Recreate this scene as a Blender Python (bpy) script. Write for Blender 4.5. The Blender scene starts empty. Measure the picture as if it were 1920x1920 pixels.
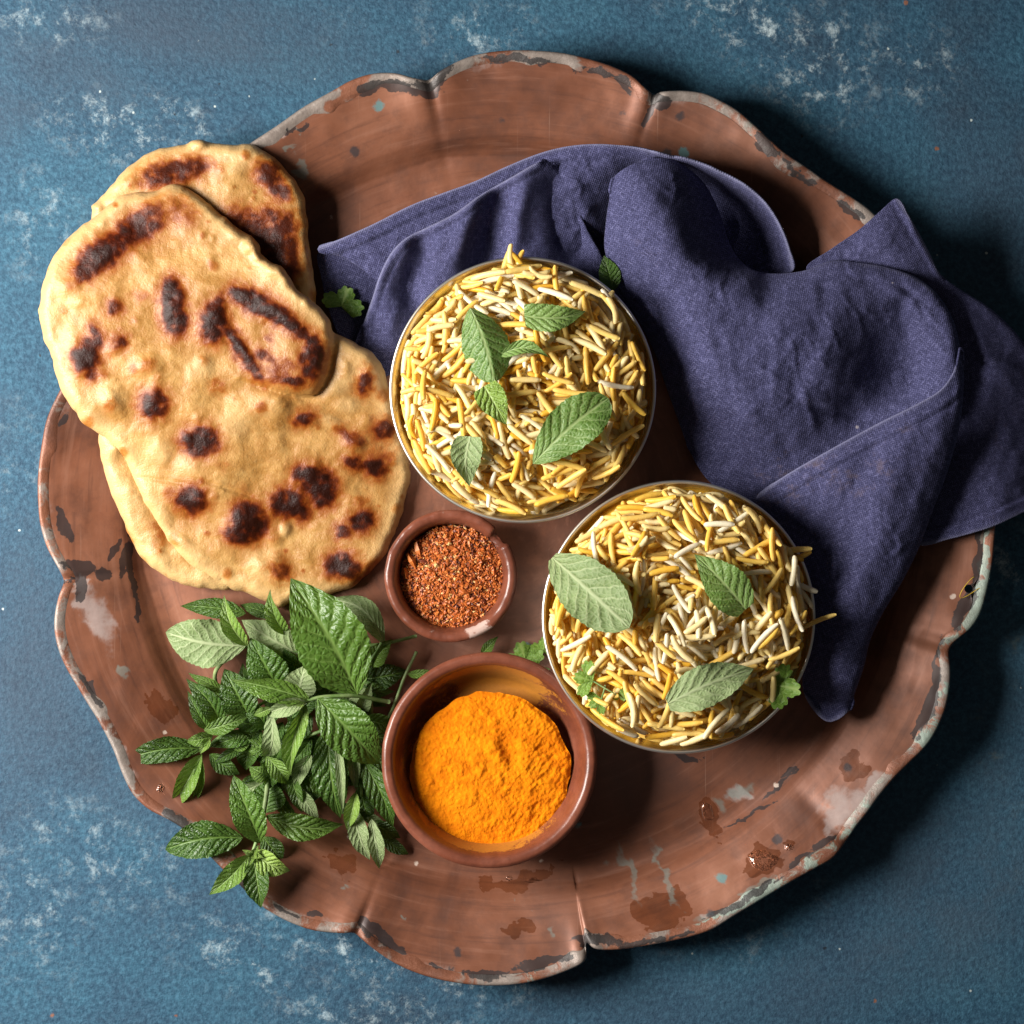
import bpy, math, random
import numpy as np
from mathutils import Vector, Matrix
from mathutils.geometry import delaunay_2d_cdt

random.seed(7)
rng = np.random.default_rng(7)
scene = bpy.context.scene
COL = scene.collection
PI = math.pi

# ------------------------------------------------------------------ camera, light, exposure
H_CAM = 1.10            # camera height over the table, metres
S = 0.00025             # metres on the table for one photo pixel
cam_d = bpy.data.cameras.new("camera")
cam_d.sensor_width = 36.0
cam_d.lens = 36.0 * H_CAM / (1920 * S)
cam_d.clip_start = 0.05
cam_d.clip_end = 50
cam = bpy.data.objects.new("camera", cam_d)
COL.objects.link(cam)
cam.location = (0, 0, H_CAM)
cam.rotation_euler = (0, 0, 0)
scene.camera = cam

world = bpy.data.worlds.new("World")
scene.world = world
world.use_nodes = True
bg = world.node_tree.nodes["Background"]
bg.inputs[0].default_value = (1.0, 0.95, 0.90, 1)
bg.inputs[1].default_value = 0.055

ld = bpy.data.lights.new("window_light", 'AREA')
ld.shape = 'RECTANGLE'
ld.size = 0.34
ld.size_y = 0.40
ld.energy = 20.5
ld.color = (1.0, 0.965, 0.91)
lamp = bpy.data.objects.new("window_light", ld)
COL.objects.link(lamp)
lamp.location = (-0.67, 0.05, 0.53)
lamp.rotation_euler = (Vector((0.0, 0.0, 0.0)) - lamp.location).to_track_quat('-Z', 'Y').to_euler()

scene.view_settings.view_transform = 'Standard'
scene.view_settings.look = 'None'
scene.view_settings.gamma = 1.0
scene.view_settings.exposure = 0.0

# ------------------------------------------------------------------ helpers
def W(px, py, z):
    """photo pixel + height (m) -> world point"""
    k = S * (1 - z / H_CAM)
    return ((px - 960) * k, (960 - py) * k, z)

def Wa(px, py, z):
    px = np.asarray(px, float); py = np.asarray(py, float); z = np.asarray(z, float)
    k = S * (1 - z / H_CAM)
    return np.stack([(px - 960) * k, (960 - py) * k, z + 0 * px], -1)

def _hash(ix, iy, seed):
    n = (ix.astype(np.int64) * 374761393 + iy.astype(np.int64) * 668265263 + seed * 974711) & 0xffffffff
    n = ((n ^ (n >> 13)) * 1274126177) & 0xffffffff
    n = (n ^ (n >> 16)) & 0xffffffff
    return n / 4294967295.0

def gnoise(x, y, seed=0):
    x = np.asarray(x, float); y = np.asarray(y, float)
    ix = np.floor(x); iy = np.floor(y)
    fx = x - ix; fy = y - iy
    ux = fx * fx * fx * (fx * (fx * 6 - 15) + 10); uy = fy * fy * fy * (fy * (fy * 6 - 15) + 10)
    def g(dx, dy):
        a = _hash(ix + dx, iy + dy, seed) * 2 * PI
        return np.cos(a) * (fx - dx) + np.sin(a) * (fy - dy)
    a = g(0, 0); b = g(1, 0); c = g(0, 1); d = g(1, 1)
    return 1.5 * ((a * (1 - ux) + b * ux) * (1 - uy) + (c * (1 - ux) + d * ux) * uy)

def fbm(x, y, scale, octaves=4, seed=0, gain=0.5):
    t = 0; amp = 1.0; f = 1.0 / scale
    for o in range(octaves):
        t = t + amp * gnoise(np.asarray(x) * f + 17.3 * o, np.asarray(y) * f - 9.1 * o, seed + o)
        amp *= gain; f *= 2.03
    return t

def sstep(a, b, x):
    t = np.clip((np.asarray(x, float) - a) / (b - a), 0, 1)
    return t * t * (3 - 2 * t)

def blob(px, py, cx, cy, rx, ry, ang=0.0):
    """elliptic falloff: 1 in the middle, 0.5 at the ellipse edge; ang in degrees, clockwise in the photo"""
    a = math.radians(ang); dx = px - cx; dy = py - cy
    u = (dx * math.cos(a) + dy * math.sin(a)) / rx
    v = (-dx * math.sin(a) + dy * math.cos(a)) / ry
    return np.exp(-0.693 * (u * u + v * v) ** 1.5)

def mesh_np(name, V, F, mats, parent=None, smooth=True, attrs=None, uv=None, fmat=None, link=True):
    """V (n,3); F list/array of faces (all of one size if array)"""
    me = bpy.data.meshes.new(name)
    V = np.asarray(V, float).reshape(-1, 3)
    if isinstance(F, np.ndarray):
        nf, k = F.shape
        me.vertices.add(len(V)); me.vertices.foreach_set('co', V.ravel().astype(np.float32))
        me.loops.add(nf * k); me.loops.foreach_set('vertex_index', F.ravel().astype(np.int32))
        me.polygons.add(nf)
        me.polygons.foreach_set('loop_start', np.arange(0, nf * k, k, dtype=np.int32))
        me.update(calc_edges=True)
    else:
        me.from_pydata([tuple(v) for v in V], [], [tuple(f) for f in F])
    if smooth:
        me.polygons.foreach_set('use_smooth', np.ones(len(me.polygons), bool))
    else:
        me.polygons.foreach_set('use_smooth', np.zeros(len(me.polygons), bool))
    for m in (mats if isinstance(mats, (list, tuple)) else [mats]):
        me.materials.append(m)
    if fmat is not None:
        me.polygons.foreach_set('material_index', np.asarray(fmat, np.int32))
    for k, a in (attrs or {}).items():
        at = me.attributes.new(k, 'FLOAT', 'POINT')
        at.data.foreach_set('value', np.asarray(a, np.float32).ravel())
    if uv is not None:
        ul = me.uv_layers.new(name='UVMap')
        li = np.empty(len(me.loops), np.int32); me.loops.foreach_get('vertex_index', li)
        ul.data.foreach_set('uv', np.asarray(uv, np.float32)[li].ravel())
    me.validate(); me.update()
    o = bpy.data.objects.new(name, me)
    if link: COL.objects.link(o)
    if parent: o.parent = parent
    return o

def grid_faces(n, m, closed_m=False):
    """quads of an n x m vertex grid (row-major); closed_m wraps the second index"""
    i, j = np.meshgrid(np.arange(n - 1), np.arange(m if closed_m else m - 1), indexing='ij')
    i = i.ravel(); j = j.ravel(); j2 = (j + 1) % m
    return np.stack([i * m + j, i * m + j2, (i + 1) * m + j2, (i + 1) * m + j], -1)

def tag(o, label=None, cat=None, group=None, kind=None):
    if label: o['label'] = label
    if cat: o['category'] = cat
    if group: o['group'] = group
    if kind: o['kind'] = kind
    return o

def empty(name, loc, label, cat, group=None):
    o = bpy.data.objects.new(name, None); COL.objects.link(o)
    o.location = loc; o.empty_display_size = 0.01
    return tag(o, label, cat, group)

def adopt(child, parent):
    """parent a mesh whose vertices are in world space"""
    child.parent = parent
    child.matrix_parent_inverse = Matrix.Translation(-Vector(parent.location))

def resample(poly, step, closed=True, smooth=0):
    """poly (n,k) -> points every ~step along the line (first two columns are x, y)"""
    P = np.asarray(poly, float)
    if closed: P = np.vstack([P, P[:1]])
    # Catmull-Rom densify
    n = len(P) - 1; out = []
    for i in range(n):
        if closed:
            p0 = P[(i - 1) % n]; p1 = P[i]; p2 = P[i + 1]; p3 = P[(i + 2) % n] if i + 2 > n else P[i + 2]
            if i + 2 > n: p3 = P[1]
        else:
            p0 = P[max(i - 1, 0)]; p1 = P[i]; p2 = P[i + 1]; p3 = P[min(i + 2, n)]
        for t in np.linspace(0, 1, 12, endpoint=False):
            out.append(0.5 * (2 * p1 + (p2 - p0) * t + (2 * p0 - 5 * p1 + 4 * p2 - p3) * t * t + (3 * p1 - p0 - 3 * p2 + p3) * t ** 3))
    out.append(P[-1])
    D = np.array(out)
    s = np.concatenate([[0], np.cumsum(np.hypot(*np.diff(D[:, :2], axis=0).T))])
    k = max(4, int(round(s[-1] / step)))
    q = np.linspace(0, s[-1], k + 1)
    R = np.stack([np.interp(q, s, D[:, c]) for c in range(D.shape[1])], -1)
    return R[:-1] if closed else R

def inside(px, py, poly):
    x = np.asarray(px); y = np.asarray(py); r = np.zeros(x.shape, bool)
    n = len(poly); j = n - 1
    for i in range(n):
        xi, yi = poly[i][:2]; xj, yj = poly[j][:2]
        if yi != yj:
            r ^= ((yi > y) != (yj > y)) & (x < (xj - xi) * (y - yi) / (yj - yi) + xi)
        j = i
    return r

def dist_poly(px, py, poly, closed=True):
    """distance to a polyline and the position (segment index + t) of the nearest point"""
    A = np.asarray(poly, float)[:, :2]
    B = np.roll(A, -1, 0)
    if not closed: A = A[:-1]; B = B[:-1]
    best = np.full(np.shape(px), 1e9); where = np.zeros(np.shape(px))
    for i in range(len(A)):
        d = B[i] - A[i]; l2 = max(d @ d, 1e-9)
        t = np.clip(((px - A[i, 0]) * d[0] + (py - A[i, 1]) * d[1]) / l2, 0, 1)
        dd = np.hypot(px - A[i, 0] - t * d[0], py - A[i, 1] - t * d[1])
        m = dd < best
        best = np.where(m, dd, best); where = np.where(m, i + t, where)
    return best, where

class TPS:
    def __init__(self, pts):
        P = np.asarray(pts, float); self.xy = P[:, :2]; n = len(P)
        K = self._k(np.hypot(self.xy[:, None, 0] - self.xy[None, :, 0], self.xy[:, None, 1] - self.xy[None, :, 1]))
        K = K + np.eye(n) * 4.0
        A = np.zeros((n + 3, n + 3)); A[:n, :n] = K
        A[:n, n] = 1; A[:n, n + 1:] = self.xy; A[n, :n] = 1; A[n + 1:, :n] = self.xy.T
        self.w = np.linalg.solve(A, np.concatenate([P[:, 2], [0, 0, 0]]))
    def _k(self, r):
        r = r / 100.0
        return 100 * r * r * np.log(r + 1e-9)
    def __call__(self, x, y):
        out = self.w[-3] + self.w[-2] * x + self.w[-1] * y
        for i, (a, b) in enumerate(self.xy):
            out = out + self.w[i] * self._k(np.hypot(x - a, y - b))
        return out

def fill_poly(outline, step, insets=(0.35, 0.9), seed=0):
    """triangulated points inside a closed outline; returns px, py, tris, dist, where (param on outline), outline"""
    B = resample(outline, step)
    n = len(B)
    T = np.roll(B[:, :2], -1, 0) - np.roll(B[:, :2], 1, 0)
    T /= np.maximum(np.hypot(*T.T)[:, None], 1e-9)
    area = 0.5 * np.sum(B[:, 0] * np.roll(B[:, 1], -1) - np.roll(B[:, 0], -1) * B[:, 1])
    Nn = np.stack([-T[:, 1], T[:, 0]], -1) * (1 if area > 0 else -1)
    pts = [B[:, :2]]
    for f in insets:
        Q = B[:, :2] + Nn * f * step
        ok = inside(Q[:, 0], Q[:, 1], B)
        Q = Q[ok]
        d, _ = dist_poly(Q[:, 0], Q[:, 1], B)
        pts.append(Q[d > 0.8 * f * step])
    lo = B[:, :2].min(0); hi = B[:, :2].max(0)
    gx, gy = np.meshgrid(np.arange(lo[0], hi[0], step), np.arange(lo[1], hi[1], step * 0.866))
    gx = gx + (np.arange(gx.shape[0])[:, None] % 2) * step * 0.5
    gx = gx.ravel(); gy = gy.ravel()
    ok = inside(gx, gy, B); gx = gx[ok]; gy = gy[ok]
    d, _ = dist_poly(gx, gy, B)
    ok = d > (max(insets) + 0.6) * step
    pts.append(np.stack([gx[ok], gy[ok]], -1))
    P = np.vstack(pts)
    res = delaunay_2d_cdt([Vector((float(a), float(b))) for a, b in P], [(i, (i + 1) % n) for i in range(n)], [], 1, 1e-4)
    co = np.array([(v.x, v.y) for v in res[0]])
    F = np.array([f for f in res[2] if len(f) == 3], np.int32)
    # orient so that the normal is up (photo y is down)
    a, b, c = co[F[:, 0]], co[F[:, 1]], co[F[:, 2]]
    cr = (b[:, 0] - a[:, 0]) * (c[:, 1] - a[:, 1]) - (b[:, 1] - a[:, 1]) * (c[:, 0] - a[:, 0])
    F[cr > 0] = F[cr > 0][:, ::-1]
    d, w = dist_poly(co[:, 0], co[:, 1], B)
    return co[:, 0], co[:, 1], F, d, w, B

def boundary_loop(F):
    """ordered boundary edges (directed as in the faces)"""
    E = np.concatenate([F[:, [0, 1]], F[:, [1, 2]], F[:, [2, 0]]])
    s = set(map(tuple, E.tolist()))
    return np.array([e for e in s if (e[1], e[0]) not in s], np.int32)

def lathe(name, prof, segs, mats, parent=None, loc=(0, 0, 0), fn=None, attrs=None):
    """prof: (r, z) list, closed at the axis when r = 0"""
    P = np.array(prof, float); n = len(P)
    th = np.linspace(0, 2 * PI, segs, endpoint=False)
    R = P[:, 0][:, None] + 0 * th[None]; Z = P[:, 1][:, None] + 0 * th[None]; T = th[None] + 0 * R
    if fn: R, Z = fn(R, Z, T)
    V = np.stack([R * np.cos(T), R * np.sin(T), Z], -1)
    F = grid_faces(n, segs, True)
    at = {k: f(R, Z, T) for k, f in (attrs or {}).items()}
    o = mesh_np(name, V, F, mats, parent, attrs=at)
    o.location = loc
    return o

def spline_prof(pts, n):
    P = resample(np.array(pts, float), 1.0, closed=False) if False else np.array(pts, float)
    out = []
    k = len(P) - 1
    for i in range(k):
        p0 = P[max(i - 1, 0)]; p1 = P[i]; p2 = P[i + 1]; p3 = P[min(i + 2, k)]
        for t in np.linspace(0, 1, n, endpoint=False):
            out.append(0.5 * (2 * p1 + (p2 - p0) * t + (2 * p0 - 5 * p1 + 4 * p2 - p3) * t * t + (3 * p1 - p0 - 3 * p2 + p3) * t ** 3))
    out.append(P[-1])
    return np.array(out)

def tube(name, pts, radii, mat, parent=None, sides=8):
    P = np.array(pts, float)
    n = len(P); V = []
    up = np.array([0.0, 0.0, 1.0])
    for i in range(n):
        t = P[min(i + 1, n - 1)] - P[max(i - 1, 0)]; t /= np.linalg.norm(t) + 1e-12
        a = np.cross(t, up)
        if np.linalg.norm(a) < 1e-3: a = np.array([1.0, 0, 0])
        a /= np.linalg.norm(a); b = np.cross(a, t)
        for k in range(sides):
            w = 2 * PI * k / sides
            V.append(P[i] + radii[i] * (math.cos(w) * a + math.sin(w) * b))
    F = [tuple(f) for f in grid_faces(n, sides, True)]
    F.append(tuple(range(sides))); F.append(tuple(range((n - 1) * sides, n * sides))[::-1])
    return mesh_np(name, V, F, mat, parent)

# ------------------------------------------------------------------ node helper
class NT:
    def __init__(self, name):
        self.m = bpy.data.materials.new(name); self.m.use_nodes = True
        self.t = self.m.node_tree; self.b = self.t.nodes['Principled BSDF']
        self.out = self.t.nodes['Material Output']
    def n(self, typ, ins=None, **attr):
        nd = self.t.nodes.new('ShaderNode' + typ)
        for k, v in attr.items(): setattr(nd, k, v)
        for k, v in (ins or {}).items(): self.set(nd.inputs[k], v)
        return nd
    def set(self, sock, v):
        if isinstance(v, bpy.types.NodeSocket): self.t.links.new(v, sock)
        else:
            if isinstance(v, (tuple, list)) and len(v) == 3 and sock.type == 'RGBA': v = (*v, 1)
            sock.default_value = v
    def P(self, **k):
        for a, v in k.items(): self.set(self.b.inputs[a.replace('_', ' ')], v)
    def coord(self, which='Object', scale=None, rot=None):
        c = self.n('TexCoord').outputs[which]
        if scale is not None or rot is not None:
            mp = self.n('Mapping', {0: c})
            if scale is not None: mp.inputs['Scale'].default_value = scale if isinstance(scale, (tuple, list)) else (scale,) * 3
            if rot is not None: mp.inputs['Rotation'].default_value = rot
            return mp.outputs[0]
        return c
    def noise(self, vec, scale, detail=4, rough=0.55, dist=0.0, out=0):
        return self.n('TexNoise', {'Vector': vec, 'Scale': scale, 'Detail': detail, 'Roughness': rough, 'Distortion': dist}).outputs[out]
    def vor(self, vec, scale, feature='F1', out='Distance', rnd=1.0):
        return self.n('TexVoronoi', {'Vector': vec, 'Scale': scale, 'Randomness': rnd}, feature=feature).outputs[out]
    def attr(self, name): return self.n('Attribute', attribute_name=name).outputs['Fac']
    def math(self, op, a, b=None, c=None, clamp=False):
        nd = self.n('Math', operation=op, use_clamp=clamp)
        for i, v in enumerate((a, b, c)):
            if v is not None: self.set(nd.inputs[i], v)
        return nd.outputs[0]
    def ramp(self, f, lo, hi, a=0.0, b=1.0):
        return self.n('MapRange', {'Value': f, 'From Min': lo, 'From Max': hi, 'To Min': a, 'To Max': b}, interpolation_type='SMOOTHSTEP').outputs[0]
    def mix(self, f, a, b, blend='MIX'):
        nd = self.n('Mix', data_type='RGBA', blend_type=blend)
        self.set(nd.inputs[0], f); self.set(nd.inputs[6], a); self.set(nd.inputs[7], b)
        return nd.outputs[2]
    def cramp(self, f, stops):
        nd = self.n('ValToRGB', {0: f}); e = nd.color_ramp.elements
        while len(e) < len(stops): e.new(0.5)
        for el, (p, c) in zip(e, stops): el.position = p; el.color = (*c, 1)
        return nd.outputs[0]
    def bump(self, h, dist, strength=1.0, normal=None):
        nd = self.n('Bump', {'Height': h, 'Distance': dist, 'Strength': strength})
        if normal is not None: self.set(nd.inputs['Normal'], normal)
        return nd.outputs[0]
# ------------------------------------------------------------------ materials
def mat_ground():
    t = NT('blue_plaster'); c = t.coord()
    n1 = t.noise(c, 6, 5, 0.6); n2 = t.noise(c, 30, 6, 0.65); n3 = t.noise(c, 380, 5, 0.75)
    col = t.cramp(t.math('ADD', t.math('MULTIPLY', n1, 0.62), t.math('MULTIPLY', n2, 0.38)),
                  [(0.35, (0.014, 0.034, 0.066)), (0.46, (0.012, 0.066, 0.125)), (0.55, (0.016, 0.092, 0.160)), (0.68, (0.040, 0.135, 0.205))])
    col = t.mix(t.ramp(n3, 0.36, 0.70, 0.0, 1.0), t.mix(0.55, col, (0.008, 0.022, 0.042)), t.mix(0.12, col, (0.20, 0.36, 0.43)))
    # grey smoky zones
    col = t.mix(t.math('MAXIMUM', t.math('MULTIPLY', t.attr('grey'), t.ramp(n2, 0.35, 0.6, 0.3, 0.75)), t.ramp(t.noise(c, 9, 3, 0.5, out=0), 0.56, 0.72, 0, 0.45)), col, (0.034, 0.052, 0.080))
    # white scuffs
    zone = t.math('MAXIMUM', t.attr('scuff'), t.ramp(t.noise(t.coord('Object', (1, 1, 1), (0, 0, 1)), 7.5, 3, 0.5), 0.56, 0.72, 0, 0.5))
    scuff = t.math('MULTIPLY', zone, t.ramp(t.noise(c, 85, 8, 0.80, 0.2), 0.50, 0.70))
    col = t.mix(t.math('MULTIPLY', scuff, 0.85), col, (0.50, 0.60, 0.63))
    # specks of pale plaster, rust and ochre
    for sc, thr, cc in ((130, 0.045, (0.40, 0.46, 0.45)), (70, 0.045, (0.20, 0.085, 0.05)), (95, 0.045, (0.012, 0.022, 0.035))):
        v = t.n('TexVoronoi', {'Vector': c, 'Scale': sc})
        sel = t.math('GREATER_THAN', t.n('SeparateColor', {0: v.outputs['Color']}).outputs[0], 0.90)
        d = t.math('ADD', v.outputs['Distance'], t.math('MULTIPLY', t.math('SUBTRACT', n3, 0.5), 0.25))
        col = t.mix(t.math('MULTIPLY', sel, t.ramp(d, thr, thr * 2.2, 1, 0)), col, cc)
    ora = t.math('MULTIPLY', t.ramp(t.noise(c, 5.5, 2, 0.5, out=0), 0.58, 0.70), t.ramp(t.noise(c, 60, 6, 0.7), 0.55, 0.75))
    col = t.mix(t.math('MULTIPLY', ora, 0.35), col, (0.22, 0.20, 0.10))
    h = t.math('ADD', t.math('MULTIPLY', t.noise(c, 560, 4, 0.6), 1.0), t.math('MULTIPLY', t.noise(c, 170, 3, 0.5), 0.6))
    t.P(Base_Color=col, Roughness=0.72, Specular_IOR_Level=0.35, Normal=t.bump(h, 0.0008, 0.6))
    return t.m

def copper_nodes(t, c):
    n1 = t.noise(c, 14, 5, 0.6, 0.5); n2 = t.noise(c, 70, 6, 0.65); 
    sx = t.n('SeparateXYZ', {0: c}); ang = t.math('ARCTAN2', sx.outputs[1], sx.outputs[0])
    rr = t.math('SQRT', t.math('ADD', t.math('MULTIPLY', sx.outputs[0], sx.outputs[0]), t.math('MULTIPLY', sx.outputs[1], sx.outputs[1])))
    st = t.noise(t.n('CombineXYZ', {0: t.math('MULTIPLY', ang, 3.5), 1: t.math('MULTIPLY', rr, 260)}).outputs[0], 1.0, 5, 0.65)
    col = t.cramp(n1, [(0.30, (0.088, 0.032, 0.018)), (0.45, (0.175, 0.062, 0.032)), (0.58, (0.230, 0.086, 0.046)), (0.75, (0.30, 0.128, 0.076))])
    col = t.mix(t.ramp(n2, 0.42, 0.68, 0, 0.5), col, (0.085, 0.034, 0.022))
    col = t.mix(t.ramp(st, 0.52, 0.72, 0, 0.30), col, (0.34, 0.16, 0.105))
    col = t.mix(t.ramp(st, 0.30, 0.48, 0.45, 0), col, (0.075, 0.030, 0.020))
    col = t.mix(t.ramp(t.noise(c, 5, 2, 0.5), 0.56, 0.7, 0, 0.5), col, (0.21, 0.125, 0.105))
    return col, n1, n2

def mat_copper():
    t = NT('aged_copper'); c = t.coord()
    col, n1, n2 = copper_nodes(t, c)
    fine = t.noise(c, 190, 6, 0.7); mid = t.noise(c, 85, 6, 0.68, 0.3)
    # scratches
    for ang, sc in ((0.3, 1), (1.9, 1.3), (2.7, 0.8)):
        w = t.noise(t.coord('Object', (700 * sc, 9, 9), (0, 0, ang)), 1.0, 2, 0.5)
        m2 = t.ramp(t.noise(c, 22 * sc, 2, 0.5, out=0), 0.5, 0.64)
        col = t.mix(t.math('MULTIPLY', m2, t.ramp(w, 0.70, 0.76, 0, 0.22)), col, (0.48, 0.30, 0.22))
    wet = t.math('MULTIPLY', t.attr('wet'), t.ramp(t.math('ADD', t.attr('wet'), t.math('MULTIPLY', t.math('SUBTRACT', mid, 0.5), 0.9)), 0.30, 0.36))
    wet = t.ramp(wet, 0.05, 0.25)
    col = t.mix(wet, col, t.mix(1.0, col, (0.80, 0.68, 0.56), 'MULTIPLY'))
    pale = t.ramp(t.math('ADD', t.attr('pale'), t.math('MULTIPLY', t.math('SUBTRACT', mid, 0.5), 1.5)), 0.30, 0.95)
    col = t.mix(t.math('MULTIPLY', pale, 0.70), col, t.mix(fine, (0.22, 0.165, 0.15), (0.46, 0.39, 0.37)))
    verd = t.ramp(t.math('ADD', t.attr('verd'), t.math('MULTIPLY', t.math('SUBTRACT', mid, 0.5), 1.7)), 0.38, 0.95)
    col = t.mix(t.math('MULTIPLY', verd, 0.50), col, t.mix(fine, (0.09, 0.125, 0.12), (0.27, 0.35, 0.31)))
    blk = t.ramp(t.math('ADD', t.attr('black'), t.math('MULTIPLY', t.math('SUBTRACT', mid, 0.5), 2.0)), 0.50, 0.60)
    col = t.mix(t.math('MULTIPLY', blk, 0.85), col, (0.022, 0.02, 0.022))
    # small spots: black, teal, pale
    for sc, thr, lim, cc in ((60, 0.10, 0.86, (0.03, 0.03, 0.035)), (48, 0.09, 0.90, (0.10, 0.24, 0.25)), (80, 0.07, 0.85, (0.62, 0.5, 0.42))):
        v = t.n('TexVoronoi', {'Vector': c, 'Scale': sc})
        sel = t.math('GREATER_THAN', t.n('SeparateColor', {0: v.outputs['Color']}).outputs[1], lim)
        d = t.math('ADD', v.outputs['Distance'], t.math('MULTIPLY', t.math('SUBTRACT', fine, 0.5), 0.35))
        col = t.mix(t.math('MULTIPLY', sel, t.ramp(d, thr, thr * 1.8, 0.8, 0)), col, cc)
    rough = t.math('ADD', t.math('ADD', 0.36, t.math('MULTIPLY', n2, 0.22)), t.math('MULTIPLY', wet, -0.20))
    rough = t.math('ADD', rough, t.math('MULTIPLY', pale, 0.25), clamp=True)
    h = t.math('ADD', t.math('MULTIPLY', n1, 0.6), t.math('ADD', t.math('MULTIPLY', fine, 0.06), t.math('MULTIPLY', pale, 0.08)))
    t.P(Base_Color=col, Roughness=rough, Metallic=0.28, Specular_IOR_Level=0.5, Normal=t.bump(h, 0.0016, 0.5))
    return t.m

def mat_rim():
    t = NT('worn_rim_metal'); c = t.coord()
    col, n1, n2 = copper_nodes(t, c)
    mid = t.noise(c, 110, 7, 0.7, 0.4); fine = t.noise(c, 320, 5, 0.7); big = t.noise(c, 17, 4, 0.55)
    grey = t.mix(fine, (0.11, 0.092, 0.080), (0.36, 0.32, 0.285))
    gm = t.ramp(t.math('ADD', t.attr('pale'), t.math('MULTIPLY', t.math('SUBTRACT', mid, 0.5), 1.6)), 0.30, 0.55)
    col = t.mix(t.math('MULTIPLY', gm, 0.85), col, grey)
    verd = t.ramp(t.math('ADD', t.attr('verd'), t.math('MULTIPLY', t.math('SUBTRACT', mid, 0.5), 1.8)), 0.45, 0.65)
    col = t.mix(t.math('MULTIPLY', verd, 0.8), col, t.mix(fine, (0.12, 0.17, 0.15), (0.33, 0.42, 0.35)))
    blk = t.ramp(t.math('ADD', t.attr('black'), t.math('MULTIPLY', t.math('SUBTRACT', mid, 0.5), 2.2)), 0.50, 0.62)
    col = t.mix(t.math('MULTIPLY', blk, 0.9), col, (0.03, 0.026, 0.026))
    t.P(Base_Color=col, Roughness=0.5, Metallic=0.25, Normal=t.bump(t.math('ADD', mid, t.math('MULTIPLY', fine, 0.4)), 0.0009, 0.55))
    return t.m

def mat_naan():
    t = NT('naan_bread'); c = t.coord()
    n1 = t.noise(c, 55, 6, 0.65); n2 = t.noise(c, 360, 6, 0.68); n3 = t.noise(c, 1300, 3, 0.6); n4 = t.noise(c, 150, 4, 0.6)
    ch = t.math('ADD', t.attr('char'), t.math('MULTIPLY', t.math('SUBTRACT', n2, 0.5), 0.42))
    ch = t.math('ADD', ch, t.math('MULTIPLY', t.math('SUBTRACT', n4, 0.5), 0.34))
    base = t.mix(t.ramp(t.math('ADD', t.math('MULTIPLY', n1, 0.6), t.math('MULTIPLY', n4, 0.4)), 0.40, 0.60), (0.36, 0.175, 0.042), (0.52, 0.300, 0.098))
    base = t.mix(t.ramp(t.noise(c, 95, 6, 0.7, 0.3), 0.54, 0.72, 0, 0.55), base, (0.33, 0.138, 0.030))
    base = t.mix(t.math('MULTIPLY', t.attr('oil'), t.ramp(n1, 0.3, 0.7, 0.5, 1.0)), base, (0.30, 0.110, 0.015))
    base = t.mix(t.ramp(n2, 0.5, 0.75, 0, 0.35), base, (0.57, 0.355, 0.135))
    base = t.mix(t.attr('pale'), base, (0.66, 0.46, 0.215))
    col = t.cramp(ch, [(0.0, (1, 1, 1)), (0.10, (1, 1, 1)), (0.32, (0.74, 0.46, 0.22)), (0.50, (0.44, 0.17, 0.05)), (0.72, (0.150, 0.042, 0.020)), (1.0, (0.050, 0.016, 0.012))])
    col = t.mix(1.0, base, col, 'MULTIPLY')
    h = t.math('ADD', t.math('MULTIPLY', n2, 0.75), t.math('ADD', t.math('MULTIPLY', n4, 0.9), t.math('MULTIPLY', n3, 0.35)))
    t.P(Base_Color=col, Roughness=t.math('ADD', 0.28, t.math('MULTIPLY', n2, 0.28)), Specular_IOR_Level=t.ramp(ch, 0.2, 0.7, 0.5, 0.22),
        Normal=t.bump(h, 0.0008, 0.65), Subsurface_Weight=0.10, Subsurface_Scale=0.003, Subsurface_Radius=(1, 0.5, 0.25))
    return t.m

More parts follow.
